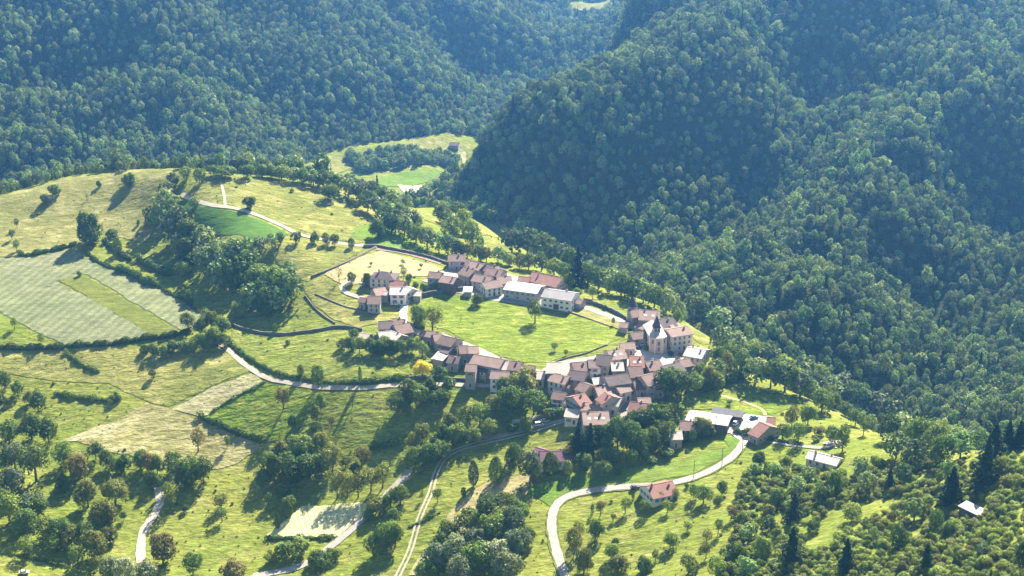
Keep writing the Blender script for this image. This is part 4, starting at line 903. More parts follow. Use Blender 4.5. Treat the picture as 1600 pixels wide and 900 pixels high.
single([
 ('d', 200, 290, 22, 24, 'mid', 'rounded tree alone near the crest of the upper yellow meadow'),
 ('s', 155, 292, 11, 9, 'dark', 'little dark bush with a long shadow on the upper yellow meadow'),
 ('s', 84, 306, 20, 22, 'mid', 'upper bush of the oblong thicket on the left yellow meadow'),
 ('s', 71, 319, 18, 18, 'grey', 'lower bush of the oblong thicket on the left yellow meadow'),
 ('x', 136, 313, 13, 10, 'brown', 'broken bare tree in the middle of the upper yellow meadow'),
 ('d', 142, 382, 54, 46, 'dark', 'big dense dark tree at the corner of the yellow meadow above the pale fields'),
 ('s', 176, 371, 15, 20, 'dark', 'dark shrub right beside the big dense dark meadow corner tree'),
 ('s', 216, 352, 10, 6, 'dark', 'tiny dark bush above the green terraces right of the big corner tree'),
 ('p', 184, 398, 28, 16, 'mid', 'slim tree in the terrace hedge below the big corner tree'),
 ('l', 27, 357, 18, 9, 'mid', 'upper small tree at the left end of the yellow meadow hedge'),
 ('l', 19, 375, 18, 12, 'mid', 'leaning small tree in the middle of the left meadow hedge'),
 ('l', 26, 393, 20, 13, 'mid', 'lower small tree at the corner of the left meadow hedge'),
 ('s', 124, 431, 9, 9, 'dark', 'small dark bush where the dull green strip begins'),
 ('b', 304, 325, 20, 19, 'mid', 'round tree with a shadow on the young green crop by the track'),
 ('d', 391, 326, 21, 23, 'dark', 'dark ball shaped tree alone on the high meadow right of the path'),
 ('s', 456, 300, 7, 7, 'dark', 'tiny dark bush far up in the high meadow'),
 ('b', 492, 381, 22, 17, 'mid', 'leftmost of four trees in a row on the earth track'),
 ('b', 510, 383, 22, 15, 'mid', 'second of four trees in a row on the earth track'),
 ('b', 523, 384, 21, 14, 'dark', 'third of four trees in a row on the earth track'),
 ('p', 549, 388, 18, 12, 'dark', 'rightmost of four trees in a row on the earth track, set apart'),
 ('x', 530, 441, 30, 16, 'brown', 'tall bare reddish tree beside the curved drive'),
 ('s', 450, 538, 9, 9, 'mid', 'small bush on the green slope above the lane'),
 ('p', 430, 521, 16, 10, 'mid', 'small slim tree at the retaining wall below the wooded bank'),
 ('b', 296, 476, 22, 15, 'dark', 'dark tree at the right edge of the pale sown field'),
 ('b', 294, 516, 30, 26, 'mid', 'spreading tree at the lower corner of the pale sown field'),
 ('l', 257, 529, 12, 9, 'mid', 'thin young tree at the foot of the dull green strip'),
 ('l', 23, 514, 20, 13, 'mid', 'airy tree at the far left under the pale sown field'),
 ('l', 65, 540, 22, 14, 'mid', 'airy tree standing on the field boundary line at the left'),
 ('b', 239, 591, 15, 14, 'dark', 'small round tree alone in the large mown field'),
 ('s', 183, 627, 15, 19, 'dark', 'dark bush at the end of the hedge bank in the left fields'),
 ('b', 498, 606, 40, 25, 'dark', 'tall dark tree on the lane at the foot of the green slope'),
 ('b', 501, 641, 28, 19, 'mid', 'mid green tree just below the tall dark lane tree'),
 ('b', 491, 660, 26, 15, 'mid', 'narrow tree below the lane in line with the tall dark tree'),
 ('b', 457, 672, 25, 17, 'dark', 'dark upright tree in the pasture left of the lower wood'),
 ('l', 518, 668, 20, 14, 'olive', 'small airy tree in the pasture right of the narrow tree'),
 ('l', 443, 640, 38, 30, 'brown', 'loose brownish tree with a wide shadow in the pasture below the lane'),
 ('p', 470, 588, 20, 12, 'mid', 'two tipped small tree on the green slope above the lane'),
 ('p', 563, 600, 30, 7, 'mid', 'thin tall tree at the wall right of the lane curve'),
 ('x', 551, 636, 26, 18, 'brown', 'bare tree just below the lane in the pasture'),
 ('b', 660, 590, 32, 31, 'yellow', 'bright yellow blossoming tree at the edge of the village'),
 ('b', 745, 477, 22, 21, 'mid', 'round tree at the upper edge of the village green near the barns'),
 ('l', 836, 505, 42, 32, 'dark', 'tall tree with a long shadow in the middle of the village green'),
 ('d', 656, 510, 38, 34, 'mid', 'dark leaved tree at the left end of the village green'),
 ('l', 676, 518, 44, 36, 'olive', 'olive tinted tree at the left end of the village green'),
 ('x', 720, 503, 9, 5, 'dark', 'left one of two dead stumps on the village green'),
 ('x', 739, 511, 9, 5, 'dark', 'right one of two dead stumps on the village green'),
 ('l', 866, 549, 15, 13, 'dark', 'small tree at the lower edge of the village green'),
 ('l', 884, 556, 11, 8, 'dark', 'sapling at the lower edge of the village green above the dark roofs'),
 ('b', 549, 443, 20, 17, 'mid', 'round tree left of the villa at the top of the drive'),
 ('d', 574, 446, 23, 19, 'dark', 'dark round tree next to the villa with the dark hipped roof'),
 ('l', 631, 437, 24, 13, 'mid', 'garden tree between the villa and the sandy field'),
 ('l', 630, 414, 10, 10, 'mid', 'flat topped sapling high on the sandy field'),
 ('l', 580, 416, 8, 7, 'dark', 'leftmost sapling on the sandy field'),
 ('l', 658, 420, 10, 8, 'mid', 'rightmost sapling on the sandy field'),
 ('c', 903, 447, 64, 30, 'fir', 'tall dark cedar behind the grey roofed barn'),
 ('b', 1058, 510, 32, 20, 'light', 'light green tree at the right flank of the manor house'),
 ('b', 1057, 541, 30, 20, 'dark', 'dark tree standing between the church and the inn'),
 ('b', 1137, 582, 34, 28, 'olive', 'olive tree at the right end of the white roofed inn'),
 ('l', 968, 616, 24, 22, 'light', 'light yellow green tree among the roofs of the main quarter'),
 ('b', 942, 746, 28, 29, 'mid', 'lone round tree on the grass above the winding road'),
 ('l', 1140, 633, 10, 11, 'dark', 'low fruit tree on the bright meadow behind the farm'),
 ('d', 1185, 731, 28, 24, 'dark', 'dark ball shaped tree right of the road by the scrub'),
 ('l', 684, 785, 25, 19, 'mid', 'tree with a slanting shadow on the right side of the dirt track'),
 ('l', 660, 781, 16, 8, 'mid', 'sapling on the left side of the dirt track'),
 ('p', 740, 760, 42, 18, 'grey', 'slender pale tree between dirt track and stubble strip'),
 ('o', 775, 754, 44, 28, 'dark', 'large dark cone shaped tree at the top of the stubble strip'),
 ('s', 725, 776, 16, 10, 'dark', 'small dark bush left of the stubble strip'),
 ('l', 420, 791, 24, 16, 'dark', 'small dark tree above the plot of drying rows'),
 ('o', 450, 809, 30, 19, 'dark', 'dark bushy tree at the upper left corner of the plot of drying rows'),
 ('o', 434, 826, 26, 11, 'dark', 'dark column shaped tree at the left side of the plot of drying rows'),
 ('l', 57, 752, 62, 56, 'mid', 'large spreading tree with a visible forked trunk at the left edge'),
 ('l', 46, 869, 32, 34, 'light', 'bright green round tree with its shadow on the lower left lawn'),
 ('l', 122, 888, 38, 30, 'light', 'light green tree right of the bright round lawn tree'),
 ('l', 152, 893, 26, 18, 'olive', 'small airy tree near the lower left hedge line'),
 ('l', 266, 796, 46, 28, 'light', 'willow like light tree on the bend of the narrow path'),
 ('l', 346, 795, 26, 29, 'olive', 'upper tree of the pair on the meadow right of the path'),
 ('l', 347, 815, 25, 24, 'mid', 'lower tree of the pair on the meadow right of the path'),
 ('s', 290, 800, 13, 12, 'dark', 'small dark shrub on the meadow near the willow like tree'),
 ('b', 193, 814, 16, 12, 'dark', 'little dark tree below three olive round trees'),
 ('b', 138, 792, 44, 40, 'olive', 'left one of three olive round trees on the bright lower left lawn'),
 ('b', 181, 788, 46, 38, 'olive', 'right one of three olive round trees on the bright lower left lawn'),
 ('b', 162, 818, 40, 42, 'olive', 'lowest of three olive round trees on the bright lower left lawn'),
 ('b', 302, 896, 36, 30, 'dark', 'dark tree at the bottom edge right of the path'),
 ('b', 365, 906, 32, 42, 'brown', 'brown bushy tree cut by the bottom edge'),
 ('b', 255, 880, 52, 44, 'brown', 'reddish brown tree beside the lower end of the path'),
 ('l', 310, 706, 42, 30, 'brown', 'loose brown tree at the edge of the half mown meadow'),
 ('l', 355, 700, 22, 13, 'mid', 'slim tree with a long shadow in the half mown meadow'),
 ('l', 565, 730, 36, 30, 'brown', 'loose brownish tree right of the lower wood'),
 ('o', 860, 741, 38, 31, 'dark', 'dark clipped cone shaped yew before the plum roofed house'),
 ('p', 887, 742, 24, 18, 'light', 'small light upright tree right of the clipped yew'),
 ('d', 912, 733, 28, 28, 'dark', 'dark round tree below the plum roofed house'),
 ('b', 888, 718, 22, 24, 'brown', 'orange tinted round shrub tree beside the plum roofed house'),
 ('b', 828, 756, 56, 42, 'grey', 'big grey green tree left of the clipped yew'),
 ('c', 903, 702, 44, 22, 'fir', 'left conifer of the pair right of the plum roofed house'),
 ('c', 922, 706, 46, 26, 'fir', 'right conifer of the pair right of the plum roofed house'),
 ('p', 1068, 692, 20, 13, 'dark', 'left one of two round hedge trees at the lawn below the farm'),
 ('p', 1082, 692, 22, 14, 'dark', 'right one of two round hedge trees at the lawn below the farm'),
 ('l', 1222, 688, 30, 26, 'mid', 'left tree of the pair along the path right of the farm'),
 ('l', 1247, 694, 38, 30, 'mid', 'right tree of the pair along the path right of the farm'),
 ('b', 1237, 667, 36, 24, 'olive', 'olive tree behind the pair along the farm path'),
 ('b', 1262, 664, 38, 26, 'mid', 'tall leafy tree behind the pair along the farm path'),
 ('b', 1284, 642, 38, 36, 'mid', 'big tree at the upper right end of the bright meadow'),
 ('s', 1280, 680, 16, 19, 'brown', 'brownish round bush on the grass right of the farm'),
 ('s', 1276, 690, 8, 14, 'dark', 'low dark bush on the grass right of the farm'),
 ('b', 1316, 706, 46, 28, 'mid', 'tall tree behind the low bungalow'),
 ('b', 1300, 692, 28, 24, 'dark', 'dark tree left of the tall one behind the bungalow'),
 ('l', 1349, 680, 24, 18, 'mid', 'small tree with its shadow on the green pocket near the ravine'),
 ('b', 1336, 666, 28, 28, 'mid', 'round tree at the dark gap of the ravine edge'),
 ('d', 1007, 894, 25, 31, 'dark', 'dark ball shaped tree on the lower orchard meadow'),
])
single([
 ('l', 977, 801, 26, 21, 'mid', 'orchard tree below the left side of the red roofed villa'),
 ('l', 1009, 803, 24, 23, 'mid', 'orchard tree straight below the red roofed villa'),
 ('l', 1043, 800, 20, 18, 'light', 'light orchard tree below the right side of the red roofed villa'),
 ('x', 1076, 796, 18, 16, 'brown', 'reddish bare orchard tree right of the villa'),
 ('l', 1032, 781, 18, 22, 'dark', 'spreading tree at the garden front of the red roofed villa'),
 ('l', 1056, 781, 20, 16, 'olive', 'thin tree at the right garden corner of the red roofed villa'),
 ('s', 1072, 762, 8, 8, 'dark', 'dark bush at the right gable of the red roofed villa'),
 ('b', 1084, 778, 24, 16, 'mid', 'left tree of the dark group right of the villa garden'),
 ('b', 1099, 786, 28, 30, 'mid', 'middle tree of the dark group right of the villa garden'),
 ('b', 1128, 772, 22, 20, 'dark', 'right tree of the dark group right of the villa garden'),
 ('l', 1124, 786, 14, 12, 'mid', 'small tree below the dark group right of the villa garden'),
 ('b', 930, 842, 32, 28, 'mid', 'bushy tree right of the road bend with a broad shadow'),
 ('l', 938, 806, 26, 20, 'brown', 'brownish airy tree above the bushy one right of the road bend'),
 ('b', 897, 868, 46, 28, 'olive', 'tall olive tree close to the inside of the road bend'),
 ('l', 905, 842, 30, 22, 'olive', 'olive airy tree higher up inside the road bend'),
 ('b', 912, 897, 44, 34, 'olive', 'olive tree at the bottom edge right of the road'),
 ('l', 1074, 829, 15, 17, 'mid', 'umbrella shaped small tree in the middle of the orchard meadow'),
 ('b', 1047, 857, 26, 27, 'mid', 'rounded orchard tree with a strong shadow in the lower meadow'),
 ('l', 1122, 835, 27, 17, 'dark', 'dark little tree in the right part of the orchard meadow'),
 ('l', 1142, 812, 26, 22, 'brown', 'brown mottled tree at the right of the orchard meadow'),
 ('b', 955, 876, 28, 27, 'mid', 'dense small tree left of the lone ball shaped tree'),
 ('s', 960, 853, 14, 14, 'dark', 'dark shrub above the dense small tree in the lower meadow'),
 ('b', 966, 892, 28, 34, 'olive', 'olive tree at the bottom edge left of the dark ball tree'),
 ('l', 1024, 876, 18, 16, 'dark', 'small dark tree right above the dark ball tree'),
 ('b', 1076, 896, 32, 34, 'light', 'light green tree at the bottom edge of the orchard meadow'),
 ('l', 1104, 848, 24, 22, 'olive', 'olive orchard tree right of the rounded tree'),
 ('l', 1103, 872, 28, 22, 'olive', 'two stemmed olive tree in the lower right orchard'),
 ('l', 958, 815, 14, 12, 'olive', 'sapling right of the brownish airy tree'),
 ('p', 989, 780, 14, 6, 'dark', 'thin dark cypress at the left garden corner of the red roofed villa'),
 ('s', 955, 785, 5, 6, 'dark', 'tiny dark shrub alone on the orchard grass'),
])
clump('d 270 291 22 22 mid; d 262 309 26 27 mid; d 262 336 42 36 mid; d 251 356 42 30 dark; d 281 362 42 38 mid; d 268 380 44 36 dark; d 296 388 50 40 mid; d 317 396 44 36 mid; d 300 412 46 42 dark; d 345 418 46 38 mid; d 328 432 46 38 dark; d 365 408 38 36 mid; d 386 400 30 28 mid; d 406 393 26 26 mid; d 425 388 24 22 mid; d 438 383 20 16 mid; d 463 381 22 17 mid; d 388 436 46 40 mid; d 368 450 48 42 dark; d 404 458 48 46 mid; d 432 464 52 46 mid; d 456 472 46 40 dark; d 420 490 46 42 dark; d 392 482 42 38 dark; d 450 442 34 30 mid; d 374 424 44 38 dark; d 285 432 26 26 light; d 345 448 44 38 dark; d 440 486 40 36 dark; d 282 402 40 34 dark; d 316 424 40 36 dark; d 352 436 44 38 dark; d 412 476 44 40 dark; d 236 352 30 22 dark',
      'on the wooded bank above the green terraces', 'trees on the wooded bank')
clump('b 312 286 26 20 dark; b 292 281 22 22 light; b 352 277 22 32 dark; b 386 279 24 27 dark; b 410 276 20 26 mid; b 440 281 25 30 mid; b 425 278 22 24 dark; b 334 274 18 22 mid', 'on the crest behind the high meadow', 'trees on the crest')
clump('b 458 284 24 28 mid; b 474 286 26 26 dark; b 490 290 26 28 mid; b 506 294 28 28 mid; b 514 313 28 32 dark; b 528 300 28 28 mid; b 545 308 32 30 mid; b 562 316 34 30 mid; b 575 330 36 32 dark; b 590 338 36 32 mid; b 604 350 38 32 mid; b 618 362 38 32 mid; b 632 370 36 32 mid; b 650 382 36 32 dark; b 668 390 36 32 mid; b 686 396 34 30 mid; b 610 326 32 30 mid; b 596 318 32 30 dark; b 580 308 28 28 mid; b 625 344 34 30 dark; b 640 354 32 30 mid; b 590 372 34 30 dark; b 606 366 36 30 mid; b 700 398 32 28 mid; b 652 358 24 22 dark',
      'along the ravine side of the high meadow', 'trees on the edge of the high meadow')
clump('b 706 376 44 34 mid; b 724 366 42 36 light; b 738 386 46 36 mid; b 694 350 22 22 dark; b 716 400 30 26 mid; b 730 404 26 26 olive; b 690 340 24 26 mid; b 712 340 28 28 mid; b 735 338 27 28 dark; b 760 342 28 28 mid; b 776 346 28 30 mid; b 746 346 22 22 dark; p 752 388 20 10 dark; b 668 372 18 20 mid',
      'around the small terrace', 'trees around the small terrace')
clump('b 748 408 30 24 light; b 760 410 26 24 olive; b 778 410 26 26 mid; b 796 415 24 22 light; b 812 420 26 22 olive; b 826 422 30 26 light; b 846 424 32 28 mid; b 866 430 32 28 light; b 884 440 32 26 dark; b 800 396 44 40 mid; b 824 398 44 40 mid; b 848 408 46 40 mid; b 870 418 44 38 mid; b 890 428 44 36 dark; b 918 446 40 32 dark; b 935 452 40 34 dark; b 952 458 40 34 mid; b 970 462 40 34 dark; b 988 470 40 34 dark; b 1005 474 40 34 mid; b 1022 482 40 34 dark; b 1040 488 40 34 mid; b 1060 490 44 36 dark; b 1082 500 44 38 mid; b 1100 510 44 38 dark; b 1120 522 44 40 mid; b 815 380 40 36 mid; b 838 388 42 38 mid; b 862 398 40 38 dark',
      'in the belt behind barns and manor', 'trees in the belt behind the village')
clump('b 1128 552 44 40 mid; b 1150 560 46 42 mid; b 1174 572 48 42 light; b 1140 574 40 36 dark; b 1196 582 46 42 mid; b 1160 590 44 38 dark; b 1180 600 46 42 mid; b 1204 606 48 42 dark; b 1226 612 48 42 mid; b 1222 594 46 42 light; b 1250 620 46 42 mid; b 1272 626 46 42 dark; b 1296 634 46 42 mid; b 1316 644 44 40 dark; b 1250 600 46 42 mid; b 1280 612 46 42 light; b 1310 624 46 42 mid; b 1340 640 46 42 dark; b 1366 652 46 42 mid; b 1390 668 46 42 mid; b 1386 690 46 42 dark; b 1410 690 46 42 mid; b 1436 700 48 44 mid; b 1462 704 46 44 light; b 1400 716 44 40 mid; b 1430 726 44 40 mid; b 1470 726 46 42 dark; b 1500 716 44 40 mid; b 1120 592 34 30 mid',
      'along the lower ravine edge', 'trees along the ravine edge')
clump('s 225 552 17 19 dark; s 241 554 19 21 dark; s 255 557 20 22 dark; s 270 552 21 23 mid; s 285 550 20 24 mid; s 300 548 20 22 mid; b 315 522 28 24 dark; b 330 514 32 26 mid; b 346 522 30 28 dark; b 334 542 36 34 mid; b 318 547 32 28 mid; b 351 543 24 22 mid; l 368 498 30 18 light; b 322 502 20 22 mid', 'where field boundary and lane meet', 'trees where boundary and lane meet')
clump('b 549 548 26 22 dark; b 562 552 28 24 mid; b 578 552 26 24 dark; b 594 553 28 24 mid; b 610 556 28 26 dark; b 628 554 26 26 mid; b 644 552 26 24 dark; b 552 530 18 18 dark; b 535 545 18 18 mid; b 660 556 24 22 mid; b 602 545 22 22 dark', 'in the row below the western spur', 'trees below the western spur')
clump('b 640 630 42 38 mid; b 622 644 40 34 mid; b 656 636 38 32 mid; b 672 616 30 26 mid; b 686 632 28 32 dark; b 700 612 26 24 dark; b 686 600 30 28 dark', 'near the yellow blossoming tree', 'trees near the yellow tree')
clump('b 815 624 54 50 olive; b 800 646 48 44 mid; b 834 648 42 40 mid; b 790 620 34 34 dark; b 826 600 30 30 olive', 'at the foot of the lower houses', 'big trees below the lower row')
clump('b 1040 620 46 44 dark; b 1064 624 46 44 dark; b 1084 612 32 30 mid; b 1108 604 34 30 olive; b 1094 590 24 24 mid; b 1050 608 40 40 dark; s 1018 640 18 24 dark; s 1000 648 14 24 mid; b 1120 608 28 26 mid; b 1124 566 30 26 dark', 'by the patched barn roof', 'trees by the gardens right of the village')
clump('b 15 692 42 40 mid; b 50 686 46 42 dark; b 76 690 44 36 dark; b 24 736 52 44 grey; b 100 727 42 36 mid; b 120 750 48 46 brown; b 20 776 50 46 grey; b 15 818 52 50 mid; b 50 806 46 44 grey; b 150 717 30 28 dark; b 166 732 34 30 mid; b 194 737 32 30 dark; b 220 732 38 28 dark; b 236 738 40 30 brown; b 240 764 32 26 dark; b 40 836 46 44 dark; b 72 842 42 42 mid; b 96 848 46 42 dark; b 112 856 40 40 olive; b 148 874 52 50 olive; b 130 852 42 38 dark; b 86 862 30 28 mid; b 200 912 48 50 pale; b 176 902 42 44 pale; b 230 910 40 40 pale; b 172 848 30 30 olive; b 100 765 30 30 dark; b -10 740 50 50 mid; b -8 800 50 50 dark; b 60 812 40 40 mid; b 130 730 28 28 mid; b 182 738 26 26 dark',
      'in the wood at the lower left', 'trees in the lower left wood')
clump('b 8 606 28 22 mid; b 28 616 22 22 dark; b 60 642 34 28 dark; b 48 630 20 22 olive; b 2 640 26 24 dark', 'at the left edge by the mown field', 'trees at the left field edge')
clump('b 270 736 34 26 mid; l 277 758 48 32 mid; b 300 758 46 40 dark; b 318 754 42 34 dark; b 290 766 36 34 dark; b 246 740 30 24 mid', 'in the grove above the narrow path', 'trees in the dark grove')
clump('b 428 752 48 42 dark; b 456 757 50 44 dark; b 482 748 52 44 dark; b 502 742 44 36 mid; b 470 712 46 40 mid; b 500 702 36 30 olive; b 440 718 34 32 olive; b 520 737 52 36 olive; b 410 762 34 32 dark; b 442 778 28 28 dark; b 452 795 28 24 mid; b 486 720 40 36 dark; b 455 735 40 40 dark; b 540 731 22 24 olive; b 555 737 18 20 dark; b 420 735 34 32 mid; b 494 680 26 24 mid',
      'in the wood above the drying plot', 'trees in the wood above the plot')
clump('l 527 778 46 32 olive; l 543 777 44 30 olive; l 560 777 42 32 olive; l 580 768 42 36 olive; l 598 762 42 36 olive; b 588 803 30 30 olive; b 610 792 28 28 mid; b 626 787 32 30 mid; b 616 818 26 24 dark; s 575 812 20 22 mid', 'along the lane above the drying plot', 'trees along the lower lane')
clump('s 444 872 28 32 mid; s 470 870 30 36 mid; s 492 882 28 32 olive; b 502 894 34 38 dark; s 425 878 20 22 olive; s 520 875 22 26 mid', 'below the plot of drying rows', 'bushes below the plot')
clump('b 583 870 36 30 dark; b 600 862 46 36 mid; b 618 854 38 32 mid; b 612 838 28 28 mid', 'in the group left of the dirt track', 'trees left of the dirt track')
clump('b 655 732 46 36 dark; b 670 727 46 38 dark; b 690 717 38 32 mid; b 706 694 34 30 mid; b 660 692 36 30 olive; b 690 692 36 32 dark; b 716 694 38 34 mid; b 740 692 32 32 light; b 750 662 40 36 mid; b 766 682 36 34 light; b 728 664 38 34 mid; b 770 652 42 34 olive; b 700 670 30 28 olive; b 645 700 28 28 olive; b 680 706 30 30 grey; b 724 680 30 28 dark',
      'in the hedge wood by the dirt track', 'trees in the hedge wood')
clump('b 700 850 40 44 mid; b 730 835 44 44 mid; b 760 818 44 42 dark; b 790 805 42 40 mid; b 800 840 50 46 grey; b 770 850 48 46 mid; b 740 865 48 46 grey; b 710 880 46 46 pale; b 680 890 42 44 grey; b 745 895 48 48 mid; b 775 885 50 48 pale; b 805 870 50 46 grey; b 795 905 48 48 pale; b 720 910 44 46 pale; b 665 905 34 36 mid; b 812 815 36 32 mid; b 760 800 30 28 dark; b 690 868 36 36 dark; b 822 850 32 30 mid; b 785 830 40 40 mid',
      'in the wood left of the road bend', 'trees in the wood by the road bend')
clump('b 800 732 42 24 dark; b 806 716 24 24 dark; b 940 722 24 22 olive; b 958 724 30 25 mid; b 965 702 56 44 dark; b 985 704 48 42 dark; b 1000 708 40 34 mid; b 1020 700 36 30 mid; b 1045 694 38 30 light; b 985 728 28 22 mid; b 1005 718 22 20 mid; b 1020 664 36 32 dark; b 1036 668 32 30 mid; b 1008 672 36 36 dark; b 992 664 26 28 dark; b 1060 690 18 22 mid; b 1096 678 30 36 olive; b 1106 682 26 26 olive; b 1045 652 26 24 mid; b 1030 680 28 28 dark; b 965 740 10 12 mid; b 950 690 34 30 dark; b 930 690 30 26 dark; b 1030 646 20 22 mid; s 925 668 14 18 mid; s 1040 712 14 26 dark; s 1020 722 10 20 dark',
      'in the gardens above the winding road', 'garden trees below the village')
clump('s 862 655 18 22 mid; s 878 650 16 22 dark; s 846 648 16 18 mid; b 822 674 24 26 mid; s 858 640 14 20 light; s 800 676 16 20 dark', 'on the slope below the lowest houses', 'bushes below the lowest houses')
clump('s 921 600 12 12 light; s 934 594 10 12 mid; s 899 606 12 12 mid; s 958 578 9 8 light; s 978 603 12 12 light; s 1013 585 10 10 mid; s 1000 612 12 14 light; s 886 605 9 10 dark; s 870 622 12 14 mid; s 925 626 9 8 mid',
      'among the roofs of the main quarter', 'bushes among the roofs')
clump('s 648 452 15 12 mid; s 662 456 16 14 dark; s 690 452 17 20 light; s 640 442 16 12 dark; s 706 456 10 12 mid; s 682 452 12 14 mid', 'in the upper village garden strip', 'garden bushes in the upper village')
clump('b 902 464 18 16 mid; l 926 468 24 16 mid; b 888 452 26 22 dark; l 958 508 14 8 dark; s 945 484 9 8 mid; s 1012 548 8 10 dark; s 1048 556 10 12 dark; s 1060 566 10 14 dark; s 895 690 14 16 dark', 'between the grey barn and the church', 'trees between barn and church')
clump('c 1240 812 42 28 fir; c 1236 886 62 34 fir; c 1321 896 54 28 fir; c 1389 768 38 18 fir; c 1446 896 46 26 fir; c 1485 792 62 40 fir; c 1537 764 80 40 fir; c 1552 718 56 38 fir; c 1574 702 44 28 fir; c 1592 700 42 30 fir',
      'on the lower right hillside', 'conifers on the scrubby hillside')
clump('b 1428 814 46 44 mid; b 1402 862 54 42 dark; b 1460 832 48 32 dark; b 1365 846 32 18 mid; b 1331 812 32 40 light; b 1494 886 28 22 dark; b 1533 872 34 28 mid; b 1598 892 62 34 dark; b 1305 770 44 36 dark; b 1355 772 46 36 mid; b 1285 786 36 34 dark; b 1412 758 44 38 mid; b 1480 752 44 40 mid; b 1560 750 44 36 light; b 1345 744 40 34 mid; b 1245 772 36 30 mid; b 1215 790 34 30 dark; b 1210 748 30 28 mid; b 1262 754 32 30 mid; b 1190 870 44 40 light; b 1150 880 44 40 dark; b 1165 900 42 42 mid; b 1120 900 40 40 light; b 1170 845 36 34 mid; b 1200 832 36 32 mid; b 1270 832 28 24 dark; b 1480 845 40 34 dark; b 1180 745 28 26 mid',
      'among the lower right scrub', 'leafy trees on the scrubby hillside')
# of the massed broadleaf trees, those that show largest stand as things; the smallest join the forest
_nb = sum(1 for o in COL.objects if o.type == 'EMPTY' and o.name.startswith('broadleaf_tree'))
MASSED.sort(key=lambda q: -q[0][3] * q[0][4])
for r, lab, group in MASSED[:max(0, 300 - _nb)]: plant(*r[:4], r[4] * 1.12, r[5], lab, group)
for r, lab, group in MASSED[max(0, 300 - _nb):]:
    p = at(r[1], r[2]); ds = (p - Vector((0, 0, CAM_Z))).length / F / 10
    REST.append((p.x, p.y, p.z - .2, r[4] * ds * 1.15, r[3] * ds * 1.08, _tr.uniform(0, 6), _tr.randrange(7)))
print('broadleaf singles', _nb, 'massed', len(MASSED), 'rest', len(REST))
# scrub that nobody could count on the hillside
def hillside():
    rs = np.random.RandomState(4); pg = wpoly('1160,742 1230,724 1290,728 1340,722 1400,722 1480,726 1600,716 1720,708 1950,720 2000,960 1100,960 1120,880 1150,830 1150,780')
    clear = [wpoly('1290,800 1340,786 1400,776 1412,790 1380,800 1330,832 1290,862 1250,866 1270,830'), wpoly('1495,790 1545,782 1548,806 1500,812'), wpoly('1250,716 1330,716 1322,734 1256,734')]
    xs = [p.x for p in pg]; ys = [p.y for p in pg]; X, Y = hexpts(min(xs), max(xs), min(ys), max(ys), 3.2, rs, .5)
    ok = inpoly(X, Y, pg)
    for c in clear: ok &= ~inpoly(X, Y, c)
    ok &= (np.sin(X * .09 + 1) * np.sin(Y * .08 + .5) + rs.uniform(-.9, .9, len(X))) > -.75
    X, Y = X[ok], Y[ok]; n = len(X); s = rs.uniform(.20, .46, n); s[rs.uniform(size=n) < .1] *= 1.35
    rows = np.column_stack([X, Y, hz(X, Y) - .1, s, s * rs.uniform(.55, 1.1, n), rs.uniform(0, 6.28, n), rs.randint(0, 4, n)])
    protos = [proto_tree('scrub_bush', 's', i, t, (1, 1)) for i, t in enumerate(('light', 'light', 'light', 'olive'))]
    scatter('scrub', rows, protos, 'dense bright green scrub covering the hillside at the lower right', 'scrub')
    # low tufts, docks and brambles dotted over the pastures
    X = rs.uniform(-330, 260, 9000); Y = rs.uniform(470, 950, 9000); ok = (Y < rim_y(X, Y) * .99) & (rs.uniform(size=9000) < .5 + .5 * np.sin(X * .05 + 2) * np.sin(Y * .043))
    for h in HOUSES: ok &= np.hypot(X - h[0], Y - h[1]) > h[2] + 3
    X, Y = X[ok], Y[ok]; u, v = pix(X, Y, hz(X, Y)); bad = np.zeros(len(X), bool)
    for poly in ('640,486 720,462 788,466 872,484 978,518 930,546 858,566 780,556 716,526', '0,404 118,388 240,430 318,494 284,526 110,542 -60,540 -60,410', '416,838 470,792 562,786 586,790 528,838', '836,575 930,548 1080,530 1080,590 1000,640 900,660 846,604', '276,314 330,324 425,352 452,368 384,372 308,346', '660,420 760,410 900,470 880,480 740,464', '506,428 594,392 694,420 612,432', '1060,640 1200,640 1210,690 1120,690', '160,690 262,640 412,690 318,740'):
        bad |= inpoly(u, v, P(poly))
    for rd in ROADS:
        c = np.array([(q.x, q.y) for q in rd]); bad |= (np.hypot(X[:, None] - c[None, :, 0], Y[:, None] - c[None, :, 1]).min(1) < 3.6)
    X, Y = X[~bad], Y[~bad]; n = len(X); s = rs.uniform(.04, .11, n); s[rs.uniform(size=n) < .05] *= 1.9
    protos = [proto_tree('tuft', 's', i, t, (1, .8)) for i, t in enumerate(('mid', 'olive', 'light', 'olive'))]
    scatter('rough_tufts', np.column_stack([X, Y, hz(X, Y) - .03, s, s * rs.uniform(.6, 1.1, n), rs.uniform(0, 6.28, n), rs.randint(0, 4, n)]), protos, 'scattered weeds and low tufts in the rough pastures', 'weeds')
hillside()
